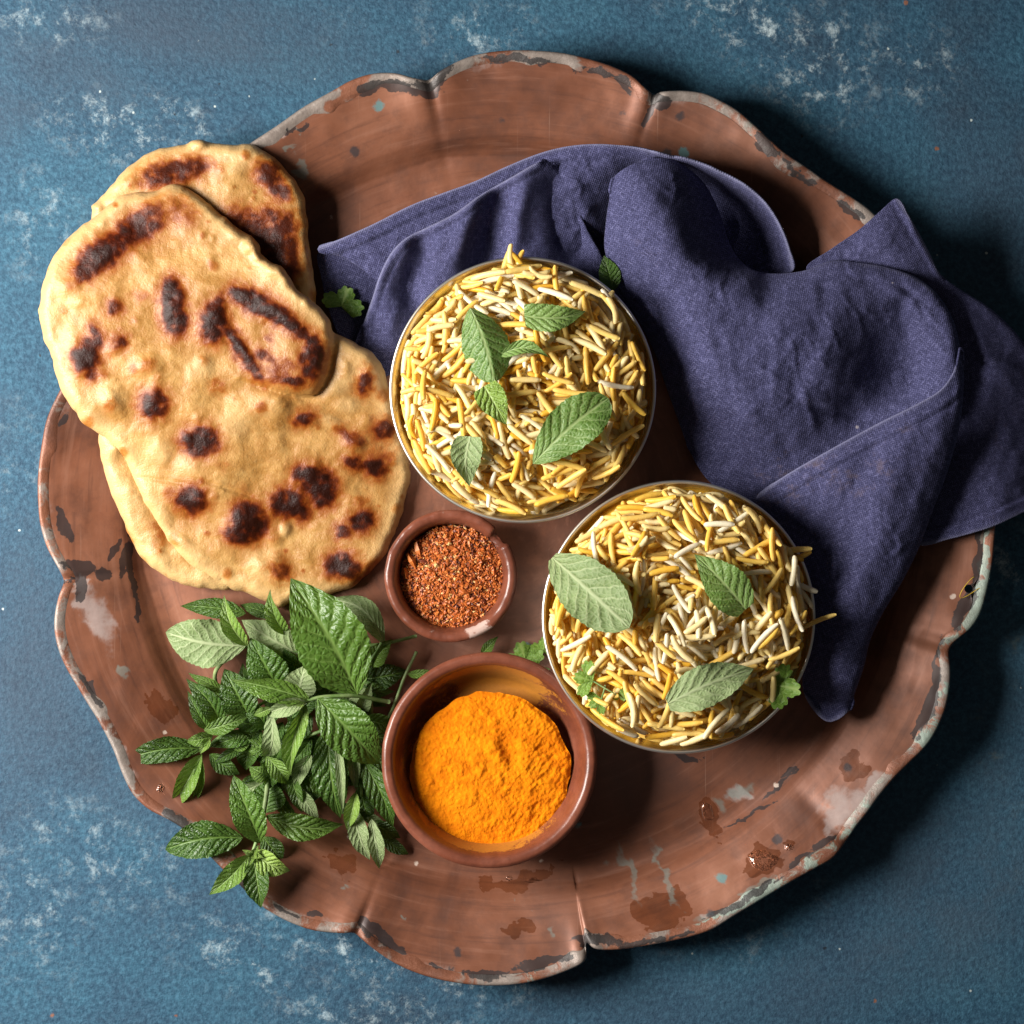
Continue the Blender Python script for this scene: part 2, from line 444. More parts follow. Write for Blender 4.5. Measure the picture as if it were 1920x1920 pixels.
def mat_linen():
    t = NT('navy_linen'); uv = t.n('UVMap', uv_map='UVMap').outputs[0]
    c = t.coord()
    def thread(sx, sy):
        mp = t.n('Mapping', {0: uv}); mp.inputs['Scale'].default_value = (sx, sy, 1)
        return t.noise(mp.outputs[0], 1.0, 3, 0.55)
    wa = thread(0.50, 0.07); we = thread(0.07, 0.50)     # uv in photo pixels
    fine = t.math('MAXIMUM', wa, we)
    sep = t.n('SeparateXYZ', {0: uv})
    sx = t.math('SINE', t.math('ADD', t.math('MULTIPLY', sep.outputs[0], 1.25), t.math('MULTIPLY', we, 3.0)))
    sy = t.math('SINE', t.math('ADD', t.math('MULTIPLY', sep.outputs[1], 1.25), t.math('MULTIPLY', wa, 3.0)))
    weave = t.math('MULTIPLY', sx, sy)
    n1 = t.noise(c, 24, 5, 0.6)
    f = t.math('ADD', fine, t.math('MULTIPLY', weave, 0.09))
    col = t.cramp(f, [(0.40, (0.020, 0.020, 0.052)), (0.58, (0.054, 0.055, 0.130)), (0.74, (0.145, 0.145, 0.275))])
    col = t.mix(t.ramp(n1, 0.35, 0.7, 0.0, 0.4), col, t.mix(1.0, col, (0.72, 0.70, 0.72), 'MULTIPLY'))
    v = t.n('TexVoronoi', {'Vector': c, 'Scale': 75})
    sel = t.math('GREATER_THAN', t.n('SeparateColor', {0: v.outputs['Color']}).outputs[0], 0.80)
    col = t.mix(t.math('MULTIPLY', sel, t.ramp(v.outputs['Distance'], 0.04, 0.09, 0.55, 0)), col, (0.45, 0.40, 0.40))
    st = t.math('MULTIPLY', t.ramp(t.noise(c, 14, 3, 0.6), 0.60, 0.72), t.ramp(t.noise(c, 150, 5, 0.7), 0.5, 0.7))
    col = t.mix(t.math('MULTIPLY', st, 0.35), col, (0.16, 0.11, 0.10))
    col = t.mix(t.math('MULTIPLY', t.attr('stitch'), 0.6), col, (0.012, 0.012, 0.035))
    col = t.mix(t.math('MULTIPLY', t.attr('hem_highlight'), 0.6), col, (0.22, 0.22, 0.34))  # light catching the hem edge, painted into the cloth colour as a pale line
    h = t.math('ADD', t.math('MULTIPLY', fine, 1.0), t.math('MULTIPLY', weave, 0.25))
    t.P(Base_Color=col, Roughness=0.85, Specular_IOR_Level=0.2, Sheen_Weight=0.12, Sheen_Roughness=0.5, Sheen_Tint=(0.6, 0.6, 1, 1),
        Normal=t.bump(h, 0.0006, 0.6))
    return t.m

def mat_steel(name='brushed_steel', r0=0.20):
    t = NT(name); c = t.coord()
    n = t.noise(t.coord('Object', (20, 20, 900)), 1, 4, 0.6); n2 = t.noise(c, 60, 5, 0.65)
    col = t.mix(t.ramp(n2, 0.4, 0.7, 0, 0.5), (0.72, 0.69, 0.63), (0.58, 0.54, 0.46))
    t.P(Base_Color=col, Metallic=1.0, Roughness=t.math('ADD', r0, t.math('MULTIPLY', n, 0.16)), Normal=t.bump(n, 0.0001, 0.3))
    return t.m

def mat_clay():
    t = NT('red_clay'); c = t.coord()
    n1 = t.noise(c, 45, 5, 0.62); n2 = t.noise(c, 260, 5, 0.7)
    col = t.cramp(n1, [(0.3, (0.095, 0.026, 0.014)), (0.5, (0.160, 0.046, 0.024)), (0.7, (0.22, 0.072, 0.042))])
    col = t.mix(t.ramp(n2, 0.45, 0.72, 0, 0.35), col, (0.07, 0.022, 0.014))
    chalk = t.ramp(t.math('ADD', t.attr('chalk'), t.math('MULTIPLY', t.math('SUBTRACT', n2, 0.5), 1.6)), 0.48, 0.70)
    col = t.mix(t.math('MULTIPLY', chalk, 0.65), col, (0.62, 0.48, 0.42))
    d1 = t.noise(c, 750, 6, 0.8)
    dust = t.ramp(t.math('ADD', t.attr('dust'), t.math('MULTIPLY', t.math('SUBTRACT', d1, 0.5), 1.5)), 0.40, 0.60)
    col = t.mix(t.math('MULTIPLY', dust, 0.9), col, t.mix(d1, (0.34, 0.12, 0.008), (0.56, 0.22, 0.012)))
    rough = t.math('ADD', 0.34, t.math('MULTIPLY', dust, 0.4))
    ring = t.noise(t.coord('Object', (4, 4, 1500)), 1, 3, 0.5)
    h = t.math('ADD', t.math('MULTIPLY', n2, 0.5), t.math('MULTIPLY', ring, 0.4))
    t.P(Base_Color=col, Roughness=rough, Specular_IOR_Level=0.5, Normal=t.bump(h, 0.0006, 0.35))
    return t.m

def mat_turmeric():
    t = NT('turmeric_powder'); c = t.coord()
    n1 = t.noise(c, 220, 6, 0.7); n2 = t.noise(c, 900, 3, 0.6); n3 = t.noise(c, 40, 3, 0.5)
    col = t.mix(t.ramp(n1, 0.35, 0.7), (0.61, 0.150, 0.002), (0.77, 0.230, 0.003))
    col = t.mix(t.ramp(n3, 0.45, 0.7, 0, 0.4), col, (0.84, 0.29, 0.006))
    t.P(Base_Color=col, Roughness=0.95, Specular_IOR_Level=0.1, Normal=t.bump(t.math('ADD', t.math('MULTIPLY', n1, 0.6), t.math('MULTIPLY', n2, 0.8)), 0.0010, 0.7))
    return t.m

def mat_flake(name, a, b):
    t = NT(name); c = t.coord()
    n = t.noise(c, 600, 4, 0.7)
    t.P(Base_Color=t.mix(t.ramp(n, 0.35, 0.65), a, b), Roughness=0.5, Specular_IOR_Level=0.45)
    return t.m

def mat_rice(name, a, b):
    t = NT(name); c = t.coord()
    oi = t.n('ObjectInfo').outputs['Random']
    at = t.n('Attribute', attribute_name='tone').outputs['Fac']
    n = t.noise(c, 300, 4, 0.65)
    f = t.math('ADD', t.math('MULTIPLY', n, 0.7), t.math('MULTIPLY', t.math('FRACT', t.math('ADD', oi, at)), 0.5))
    col = t.mix(t.ramp(f, 0.30, 0.85), a, b)
    sp = t.ramp(t.noise(c, 900, 3, 0.6), 0.68, 0.74, 0, 0.55)
    col = t.mix(sp, col, (0.38, 0.17, 0.03))
    nor = t.bump(t.math('ADD', n, t.math('MULTIPLY', t.noise(c, 1400, 2, 0.5), 0.4)), 0.0004, 0.5)
    t.P(Base_Color=col, Roughness=0.40, Specular_IOR_Level=0.35, Normal=nor)
    tr = t.n('BsdfTranslucent', {'Color': t.mix(0.25, col, (1.0, 0.74, 0.28)), 'Normal': nor})
    ms = t.n('MixShader', {0: 0.30, 1: t.b.outputs[0], 2: tr.outputs[0]})
    t.t.links.new(ms.outputs[0], t.out.inputs['Surface'])
    return t.m

def mat_leaf(name, dark, light, vein, gloss=0.38, veinh=-1.0, transl=0.22, veinw=1.0, nv=8.0):
    t = NT(name)
    uv = t.n('SeparateXYZ', {0: t.n('UVMap', uv_map='UVMap').outputs[0]})
    u = uv.outputs[0]; v = t.math('ABSOLUTE', t.math('SUBTRACT', t.math('MULTIPLY', uv.outputs[1], 2.0), 1.0))
    ph = t.math('SUBTRACT', t.math('MULTIPLY', u, nv), t.math('MULTIPLY', t.math('POWER', v, 0.85), 2.0))
    wob = t.noise(t.n('UVMap', uv_map='UVMap').outputs[0], 6.0, 2, 0.5)
    ph = t.math('ADD', ph, t.math('MULTIPLY', t.math('SUBTRACT', wob, 0.5), 0.7))
    tri = t.math('PINGPONG', ph, 0.5)               # 0 on a vein .. 0.5 between two
    vm = t.math('MULTIPLY', t.ramp(tri, 0.02, 0.10 * veinw, 1, 0), t.ramp(v, 0.75, 1.0, 1, 0.25))
    mid = t.ramp(v, 0.02, 0.11, 1, 0)
    mp = t.n('Mapping', {0: t.n('UVMap', uv_map='UVMap').outputs[0]}); mp.inputs['Scale'].default_value = (22, 12, 1)
    ret = t.vor(mp.outputs[0], 1.0, 'DISTANCE_TO_EDGE', 'Distance')
    rm = t.ramp(ret, 0.02, 0.14, 1, 0)
    veins = t.math('MAXIMUM', t.math('MAXIMUM', vm, mid), t.math('MULTIPLY', rm, 0.45))
    oi = t.n('ObjectInfo').outputs['Random']
    c = t.coord(); n = t.noise(c, 90, 4, 0.6)
    f = t.math('ADD', t.math('MULTIPLY', n, 0.7), t.math('MULTIPLY', oi, 0.4))
    col = t.mix(t.ramp(f, 0.3, 0.85), dark, light)
    col = t.mix(t.math('MULTIPLY', t.ramp(u, 0.0, 0.30, 1, 0), 0.45), col, t.mix(0.4, light, vein))
    col = t.mix(t.math('MULTIPLY', veins, 0.60), col, vein)
    col = t.mix(t.math('MULTIPLY', t.ramp(v, 0.015, 0.075, 1, 0), 0.6), col, vein)
    quilt = t.math('ADD', t.ramp(tri, 0.0, 0.40), t.math('MULTIPLY', t.ramp(ret, 0.0, 0.35), 0.5))
    quilt = t.math('MULTIPLY', quilt, t.ramp(v, 0.0, 0.15))
    h = t.math('MULTIPLY', quilt, -veinh)
    h = t.math('ADD', h, t.math('MULTIPLY', t.noise(c, 1200, 2, 0.5), 0.10))
    nor = t.bump(h, 0.0007, 0.75)
    t.P(Base_Color=col, Roughness=t.math('ADD', gloss, t.math('MULTIPLY', n, 0.15)), Specular_IOR_Level=0.5, Normal=nor)
    tr = t.n('BsdfTranslucent', {'Color': t.mix(0.5, col, (0.25, 0.45, 0.03)), 'Normal': nor})
    ms = t.n('MixShader', {0: transl, 1: t.b.outputs[0], 2: tr.outputs[0]})
    t.t.links.new(ms.outputs[0], t.out.inputs['Surface'])
    return t.m

def mat_stem():
    t = NT('mint_stem'); c = t.coord()
    n = t.noise(c, 120, 4, 0.6)
    t.P(Base_Color=t.mix(t.ramp(n, 0.35, 0.7), (0.10, 0.19, 0.04), (0.26, 0.34, 0.14)), Roughness=0.55, Normal=t.bump(n, 0.0003, 0.4))
    return t.m

def mat_water():
    t = NT('water')
    t.P(Base_Color=(1, 1, 1), Roughness=0.02, Transmission_Weight=1.0, IOR=1.33)
    return t.m

def mat_plain(name, col, rough=0.6):
    t = NT(name); n = t.noise(t.coord(), 400, 3, 0.6)
    t.P(Base_Color=t.mix(t.ramp(n, 0.3, 0.7), tuple(0.75 * x for x in col), tuple(min(1, 1.15 * x) for x in col)), Roughness=rough)
    return t.m

M_GROUND = mat_ground(); M_COPPER = mat_copper(); M_RIM = mat_rim(); M_NAAN = mat_naan(); M_LINEN = mat_linen()
M_STEEL = mat_steel(); M_BEAD = mat_steel('rim_steel', 0.32); M_CLAY = mat_clay(); M_TURM = mat_turmeric()
M_RICE = [mat_rice('rice_white', (0.94, 0.83, 0.54), (0.96, 0.89, 0.70)), mat_rice('rice_cream', (0.94, 0.735, 0.29), (0.97, 0.82, 0.46)),
          mat_rice('rice_yellow', (0.94, 0.60, 0.10), (0.96, 0.71, 0.22)), mat_rice('rice_saffron', (0.88, 0.48, 0.04), (0.92, 0.61, 0.10))]
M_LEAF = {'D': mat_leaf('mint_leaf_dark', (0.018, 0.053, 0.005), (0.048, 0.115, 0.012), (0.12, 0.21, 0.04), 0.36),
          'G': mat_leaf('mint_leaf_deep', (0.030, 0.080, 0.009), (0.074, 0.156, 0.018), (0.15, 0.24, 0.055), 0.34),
          'M': mat_leaf('mint_leaf_green', (0.060, 0.132, 0.011), (0.128, 0.232, 0.027), (0.20, 0.30, 0.09), 0.34),
          'R': mat_leaf('mint_leaf_light', (0.080, 0.170, 0.026), (0.170, 0.285, 0.062), (0.32, 0.42, 0.17), 0.42, -0.6),
          'Y': mat_leaf('mint_leaf_young', (0.11, 0.22, 0.018), (0.24, 0.37, 0.055), (0.36, 0.47, 0.17), 0.36),
          'P': mat_leaf('mint_leaf_underside', (0.140, 0.205, 0.070), (0.235, 0.315, 0.130), (0.38, 0.44, 0.24), 0.6, 0.55, 0.15, 1.3)}
M_STEM = mat_stem(); M_WATER = mat_water()
# ------------------------------------------------------------------ table surface
gl = np.concatenate([[-1.2, -0.6, -0.34], np.linspace(-0.27, 0.27, 181), [0.34, 0.6, 1.2]])
GX, GY = np.meshgrid(gl, gl, indexing='ij')
gpx = GX / S + 960; gpy = 960 - GY / S
def zones(lst):
    a = np.zeros(GX.shape)
    for x, y, rx, ry, an, k in lst: a = np.maximum(a, k * blob(gpx, gpy, x, y, rx, ry, an))
    return a
scuff = zones([(1430,60,130,60,30,1),(1540,120,90,90,0,1),(1720,120,60,60,0,.9),(210,240,110,50,15,.9),(330,220,70,30,20,.8),(90,40,90,40,0,.7),(900,60,90,40,-10,.8),(560,1680,60,50,0,1),(720,1760,160,70,10,1),(880,1830,120,50,0,.8),(690,1900,160,50,0,.7),
  (460,1790,120,60,20,.7),(1890,1050,40,60,0,.9),(190,1600,160,80,20,.5),(60,1700,90,120,0,.5),(80,420,60,90,0,.5),(1380,20,120,40,0,.7),(30,850,40,90,0,.4)])
grey = zones([(380,60,260,70,5,.9),(120,130,160,60,20,.7),(60,1250,90,260,0,.8),(200,1480,120,60,30,.5),(1800,1650,200,160,0,.8),(1650,1800,220,80,-20,.8),(1850,400,120,200,0,.5),(560,130,160,40,-8,.5),(1880,1400,90,200,0,.6),(1250,1880,200,60,0,.4)])
o = mesh_np('table_surface', np.stack([GX, GY, 0 * GX], -1).reshape(-1, 3), grid_faces(len(gl), len(gl))[:, ::-1], M_GROUND, attrs={'scuff': scuff, 'grey': grey})
tag(o, kind='structure')

# ------------------------------------------------------------------ copper tray
RIM_Z = 0.026
OUT = [(470,268),(520,235),(570,200),(620,172),(660,150),(700,138),(740,137),(772,145),(800,150),(810,146),(830,130),(870,110),(910,99),(960,94),(1010,95),
 (1060,100),(1110,112),(1150,125),(1185,142),(1205,160),(1220,173),(1229,177),(1240,172),(1280,170),(1320,175),(1350,188),(1380,205),(1410,230),(1440,258),
 (1470,285),(1510,312),(1550,340),(1590,365),(1620,385),(1642,404),(1690,450),(1735,500),(1775,560),(1800,640),(1835,740),(1855,840),(1864,920),(1866,985),
 (1864,1020),(1860,1060),(1850,1110),(1838,1150),(1820,1178),(1797,1197),(1784,1210),(1779,1225),(1782,1255),(1780,1290),(1772,1330),(1755,1370),(1735,1400),
 (1705,1430),(1680,1455),(1650,1490),(1625,1525),(1605,1550),(1588,1575),(1562,1608),(1525,1630),(1480,1655),(1430,1685),(1380,1715),(1330,1745),(1270,1762),
 (1200,1775),(1150,1781),(1116,1779),(1101,1768),(1099,1782),(1098,1800),(1075,1815),(1030,1832),(980,1844),(930,1848),(880,1846),(820,1836),(770,1820),(730,1800),(695,1775),
 (674,1757),(662,1749),(640,1750),(590,1745),(550,1732),(510,1712),(480,1690),(450,1660),(420,1632),(390,1602),(350,1560),(318,1538),(280,1518),(250,1490),
 (230,1452),(212,1405),(188,1358),(161,1314),(143,1284),(124,1252),(109,1216),(102,1180),(103,1150),(110,1118),(119,1094),(117,1080),(101,1051),(86,1021),
 (75,980),(71,935),(71,895),(77,841),(88,785),(112,732),(150,660),(200,570),(270,470),(350,370),(410,310)]
TC = np.array([965.0, 972.0])
NA = 1080
outl = resample(OUT, 5.0)
q = np.linspace(0, len(outl), NA, endpoint=False)
ext = np.vstack([outl, outl[:1]])
outl = np.stack([np.interp(q, np.arange(len(ext)), ext[:, c]) for c in (0, 1)], -1)
dirv = outl - TC; rad = np.hypot(*dirv.T); dirv = dirv / rad[:, None]
WELL_R = 716.0 + 10 * np.sin(np.arctan2(dirv[:, 1], dirv[:, 0]) * 2 + 1.0)
NOTCH = [(805,149,14,60),(1227,177,9,45),(118,1088,10,60),(668,1752,10,45),(1100,1775,7,28),(1586,1574,22,60),(1782,1212,20,60)]

def prof_z(t):
    """t: 0 at the rim, 1 at the foot of the flange, >1 in the well"""
    return np.interp(t, [0, 0.2, 0.5, 0.8, 0.93, 1.0, 1.08, 1.16, 1.3, 4.0],
                     [RIM_Z, 0.0240, 0.0203, 0.0160, 0.0138, 0.0120, 0.0095, 0.0076, 0.0063, 0.0058])

def tray_z(px, py):
    d = np.stack([np.asarray(px, float) - TC[0], np.asarray(py, float) - TC[1]], -1)
    r = np.hypot(d[..., 0], d[..., 1]); a = np.arctan2(d[..., 1], d[..., 0])
    oa = np.arctan2(dirv[:, 1], dirv[:, 0]); i = np.argsort(oa)
    ro = np.interp(a, oa[i], rad[i], period=2 * PI)
    t = (ro - r) / (ro - 716.0)
    return prof_z(np.clip(t, 0, 4))

def tray_surface(pxy, t):
    """z with dents, creases at the notches and hand-beaten waviness"""
    px, py = pxy[..., 0], pxy[..., 1]
    z = prof_z(t)
    z = z + 0.0007 * fbm(px, py, 150, 3, 5) * np.clip(1.4 - t, 0.15, 1)
    for nx, ny, w, L in NOTCH:
        d = np.array([TC[0] - nx, TC[1] - ny]); d /= np.hypot(*d)
        s = (px - nx) * d[0] + (py - ny) * d[1]; l = -(px - nx) * d[1] + (py - ny) * d[0]
        fall = np.exp(-np.maximum(s, 0) / L)
        z = z - 0.0030 * fall * np.exp(-(l / (0.75 * w)) ** 2) + 0.0007 * fall * np.exp(-((np.abs(l) - 2.6 * w) / (1.3 * w)) ** 2)
    return z

STAINS = {'black': [(690,165,22,9,-25),(740,160,30,10,10),(795,172,26,14,10),(815,158,26,6,-35),(835,135,30,6,-30),(940,112,45,6,0),(1000,116,45,6,5),(1170,158,22,12,40),(1120,132,30,6,25),(1222,195,8,40,20),
   (1245,190,18,12,0),(1432,262,16,8,40),(1440,275,20,8,40),(1500,325,40,5,35),(1590,390,25,7,45),(1612,402,14,6,45),
   (1836,1010,5,40,4),(1832,1060,8,35,8),(1808,1135,10,38,25),(1795,1165,10,22,25),(1757,1235,5,30,5),(1750,1290,8,45,12),(1736,1345,10,40,30),
   (1545,1583,32,7,-35),(1500,1615,30,5,-33),(1370,1700,60,6,-27),(1430,1665,50,4,-30),(1120,1762,50,9,3),(1210,1768,50,6,-8),(1270,1755,30,5,-14),(1010,1805,55,9,-14),(1060,1795,18,8,-20),
   (905,1826,38,9,2),(820,1812,16,4,25),(720,1755,45,8,38),(690,1740,20,12,45),(590,1713,18,6,10),(540,1712,30,5,25),(330,1535,30,7,30),(345,1545,15,10,20),(450,1658,25,8,45),
   (150,1065,28,11,10),(190,1075,16,13,0),(150,1102,9,20,10),(132,1085,20,5,0),(237,1040,8,40,10),(252,1085,6,40,-12),(215,1030,5,25,20),(166,1290,5,26,-30),(180,1310,4,20,-30),
   (117,795,5,14,20),(120,980,10,30,-20),(258,1140,4,25,-10),(565,240,14,4,-30),(540,245,10,4,-30),(1465,1470,45,3,-40),(1400,1530,60,2,-32),(1480,1448,20,5,-45),
   (1285,1345,40,7,0),(1290,1420,25,9,0)],
 'verd': [(557,297,7,7,0),(545,278,7,6,0),(565,312,9,12,30),(552,246,6,5,0),(138,922,4,4,0),(230,1260,8,12,0),(1380,1490,14,11,-30),(1355,1515,10,18,-50),(1400,1480,20,9,-30),(1180,1640,9,50,-24),(1245,1640,7,60,-22),
   (1150,1615,22,9,-20),(1835,1130,12,40,18),(1822,1165,16,18,30),(1848,1060,10,40,5),(1850,1010,6,30,0),(1762,1300,6,40,10),(1390,1690,60,9,-28),(1330,1725,35,9,-25),(1440,1663,30,10,-28),
   (965,1530,8,8,0),(1005,1705,5,5,0),(960,1690,5,5,0),(1040,1745,8,8,0),(755,1720,6,6,0),(650,1660,5,5,0)],
 'pale': [(175,1150,26,50,-28),(155,1130,14,30,-10),(150,1095,20,7,-10),(1575,1520,30,34,20),(1600,1500,26,22,-40),(1560,1555,14,12,0),(1640,1470,30,10,-50),(620,185,26,11,-30),(1385,1488,20,14,-30),(230,1450,14,40,-30),(215,1405,16,34,-28),(1330,1720,12,6,0),(500,255,24,8,-30)],
 'wet': [(1325,1525,13,22,-20),(1345,1560,14,10,30),(1430,1612,26,19,10),(1478,1588,9,8,0),(1240,1705,44,26,-15),(985,1650,50,9,-20),(930,1660,26,7,0),
   (1605,1440,20,15,15),(970,1740,24,10,10),(640,1620,30,14,30),(300,1320,14,30,-30)]}

def stain_attr(px, py, key):
    wx = 16 * fbm(px, py, 45, 4, 71, 0.6); wy = 16 * fbm(px, py, 45, 4, 83, 0.6)
    sc = 0.45 if key == 'black' else 1.0
    px = px + wx * sc; py = py + wy * sc
    a = np.zeros(px.shape)
    for cx, cy, rx, ry, an in STAINS[key]:
        m = (np.abs(px - cx) < 3.2 * max(rx, ry)) & (np.abs(py - cy) < 3.2 * max(rx, ry))
        if m.any(): a[m] = np.maximum(a[m], blob(px[m], py[m], cx, cy, rx * 1.1, ry * 1.2, an))
    return a

tray = empty('copper_tray', (W(965, 972, 0.0)), 'large round aged copper tray with a scalloped worn rim lying on the blue surface', 'tray')
LIP = 25.0                                                  # width of the folded lip in pixels
flange = rad - WELL_R
ts = np.concatenate([np.linspace(0, 0.30, 14), np.linspace(0.33, 1.3, 44)])
rows_p, rows_t = [], []
for t in ts:
    r = rad - (LIP - 4) - t * (flange - (LIP - 4))
    rows_p.append(TC + dirv * r[:, None]); rows_t.append((rad - r) / flange)
r13 = r.copy()
for f in np.concatenate([np.linspace(0.02, 0.9, 44), [0.95, 0.975, 0.99, 0.998]]):
    r = r13 * (1 - f)
    rows_p.append(TC + dirv * r[:, None]); rows_t.append((rad - r) / flange)
P_ = np.array(rows_p); T_ = np.array(rows_t)
Z_ = tray_surface(P_, T_)
top = Wa(P_[..., 0], P_[..., 1], Z_)
nt_ = len(rows_p)
att = {k: stain_attr(P_[..., 0], P_[..., 1], k) for k in STAINS}
# ring of black wear just inside the lip, broken by the material's noise
ang = np.arctan2(P_[..., 1] - TC[1], P_[..., 0] - TC[0])
edge = np.exp(-(T_ * 140 - 14) ** 2 / (2 * 16 ** 2)) * np.clip(0.18 + 0.35 * fbm(P_[..., 0], P_[..., 1], 160, 2, 3), 0, 0.45)
att['black'] = np.maximum(att['black'], edge)
att['pale'] = np.maximum(att['pale'], np.exp(-(T_ * 140 - 12) ** 2 / (2 * 12 ** 2)) * np.clip(0.38 + 0.5 * fbm(P_[..., 0], P_[..., 1], 110, 2, 9), 0, 0.75))
# underside sheet
bot = top.copy(); bot[..., 2] = np.maximum(bot[..., 2] - 0.0014, 0.0004)
V = np.vstack([top.reshape(-1, 3), bot[::-1].reshape(-1, 3)])
F = grid_faces(2 * nt_, NA, True)
att2 = {k: np.concatenate([a.reshape(-1), a[::-1].reshape(-1)]) for k, a in att.items()}
body = mesh_np('tray_dish', V, F, M_COPPER, attrs=att2)
# hanging hole, drilled near the right edge
hx, hy, hz = W(1817, 1104, 0.0245)
me = body.data
co = np.empty(len(me.vertices) * 3, np.float32); me.vertices.foreach_get('co', co); co = co.reshape(-1, 3)
d = np.hypot(co[:, 0] - hx, co[:, 1] - hy); HR = 8 * S
import bmesh
bm = bmesh.new(); bm.from_mesh(me); bm.verts.ensure_lookup_table()
kill = [f for f in bm.faces if math.hypot(f.calc_center_median().x - hx, f.calc_center_median().y - hy) < HR]
bmesh.ops.delete(bm, geom=kill, context='FACES')
for v in bm.verts:
    if v.is_boundary:
        dx, dy = v.co.x - hx, v.co.y - hy; r = math.hypot(dx, dy)
        if r < 3 * HR: v.co.x = hx + dx / r * HR; v.co.y = hy + dy / r * HR
bm.to_mesh(me); bm.free(); me.update()
adopt(body, tray)

# folded lip: its own band, standing a little proud
prof = [(LIP + 2, -0.0005), (LIP, 0.0003), (LIP - 3, 0.0006), (LIP * 0.6, 0.0008), (LIP * 0.3, 0.0007), (3.0, 0.0004), (0.8, -0.0002), (0.0, -0.0014), (1.2, -0.0026), (4.0, -0.0030), (LIP, -0.0024)]
V, AT = [], {k: [] for k in ('black', 'verd', 'pale')}
wob = 1.02 + np.clip(0.45 * fbm(outl[:, 0], outl[:, 1], 120, 3, 21), -0.02, 0.5)
for ins, dz in prof:
    p = outl - dirv * (ins * np.where(ins > 4, wob, 1.0))[:, None]
    z = tray_surface(p, np.full(NA, 0.0)) - 0.0024 * (ins / 140) * 6 + dz
    V.append(Wa(p[:, 0], p[:, 1], z))
    for k in AT: AT[k].append(stain_attr(p[:, 0], p[:, 1], k))
    a = np.clip(0.42 + 0.5 * fbm(outl[:, 0], outl[:, 1], 170, 3, 31), 0.1, 1.0)
    AT['pale'][-1] = np.maximum(AT['pale'][-1], a)
    AT['black'][-1] = np.maximum(AT['black'][-1], np.clip(0.22 + 0.35 * fbm(outl[:, 0], outl[:, 1], 90, 3, 41), 0, 0.5) * (0.8 if ins > 8 else 0.55))
    lower_right = sstep(900, 1500, outl[:, 0]) * sstep(800, 1200, outl[:, 1])  # more verdigris towards the lower right of the rim
    AT['verd'][-1] = np.maximum(AT['verd'][-1], np.clip(0.12 + 0.3 * lower_right + 0.3 * fbm(outl[:, 0], outl[:, 1], 100, 3, 51), 0, 0.6))
V = np.array(V)
rim = mesh_np('rolled_rim', V.reshape(-1, 3), grid_faces(len(prof), NA, True), M_RIM, attrs={k: np.array(a) for k, a in AT.items()})
adopt(rim, tray)
tag(rim, 'grey worn rim with black stains and green verdigris')
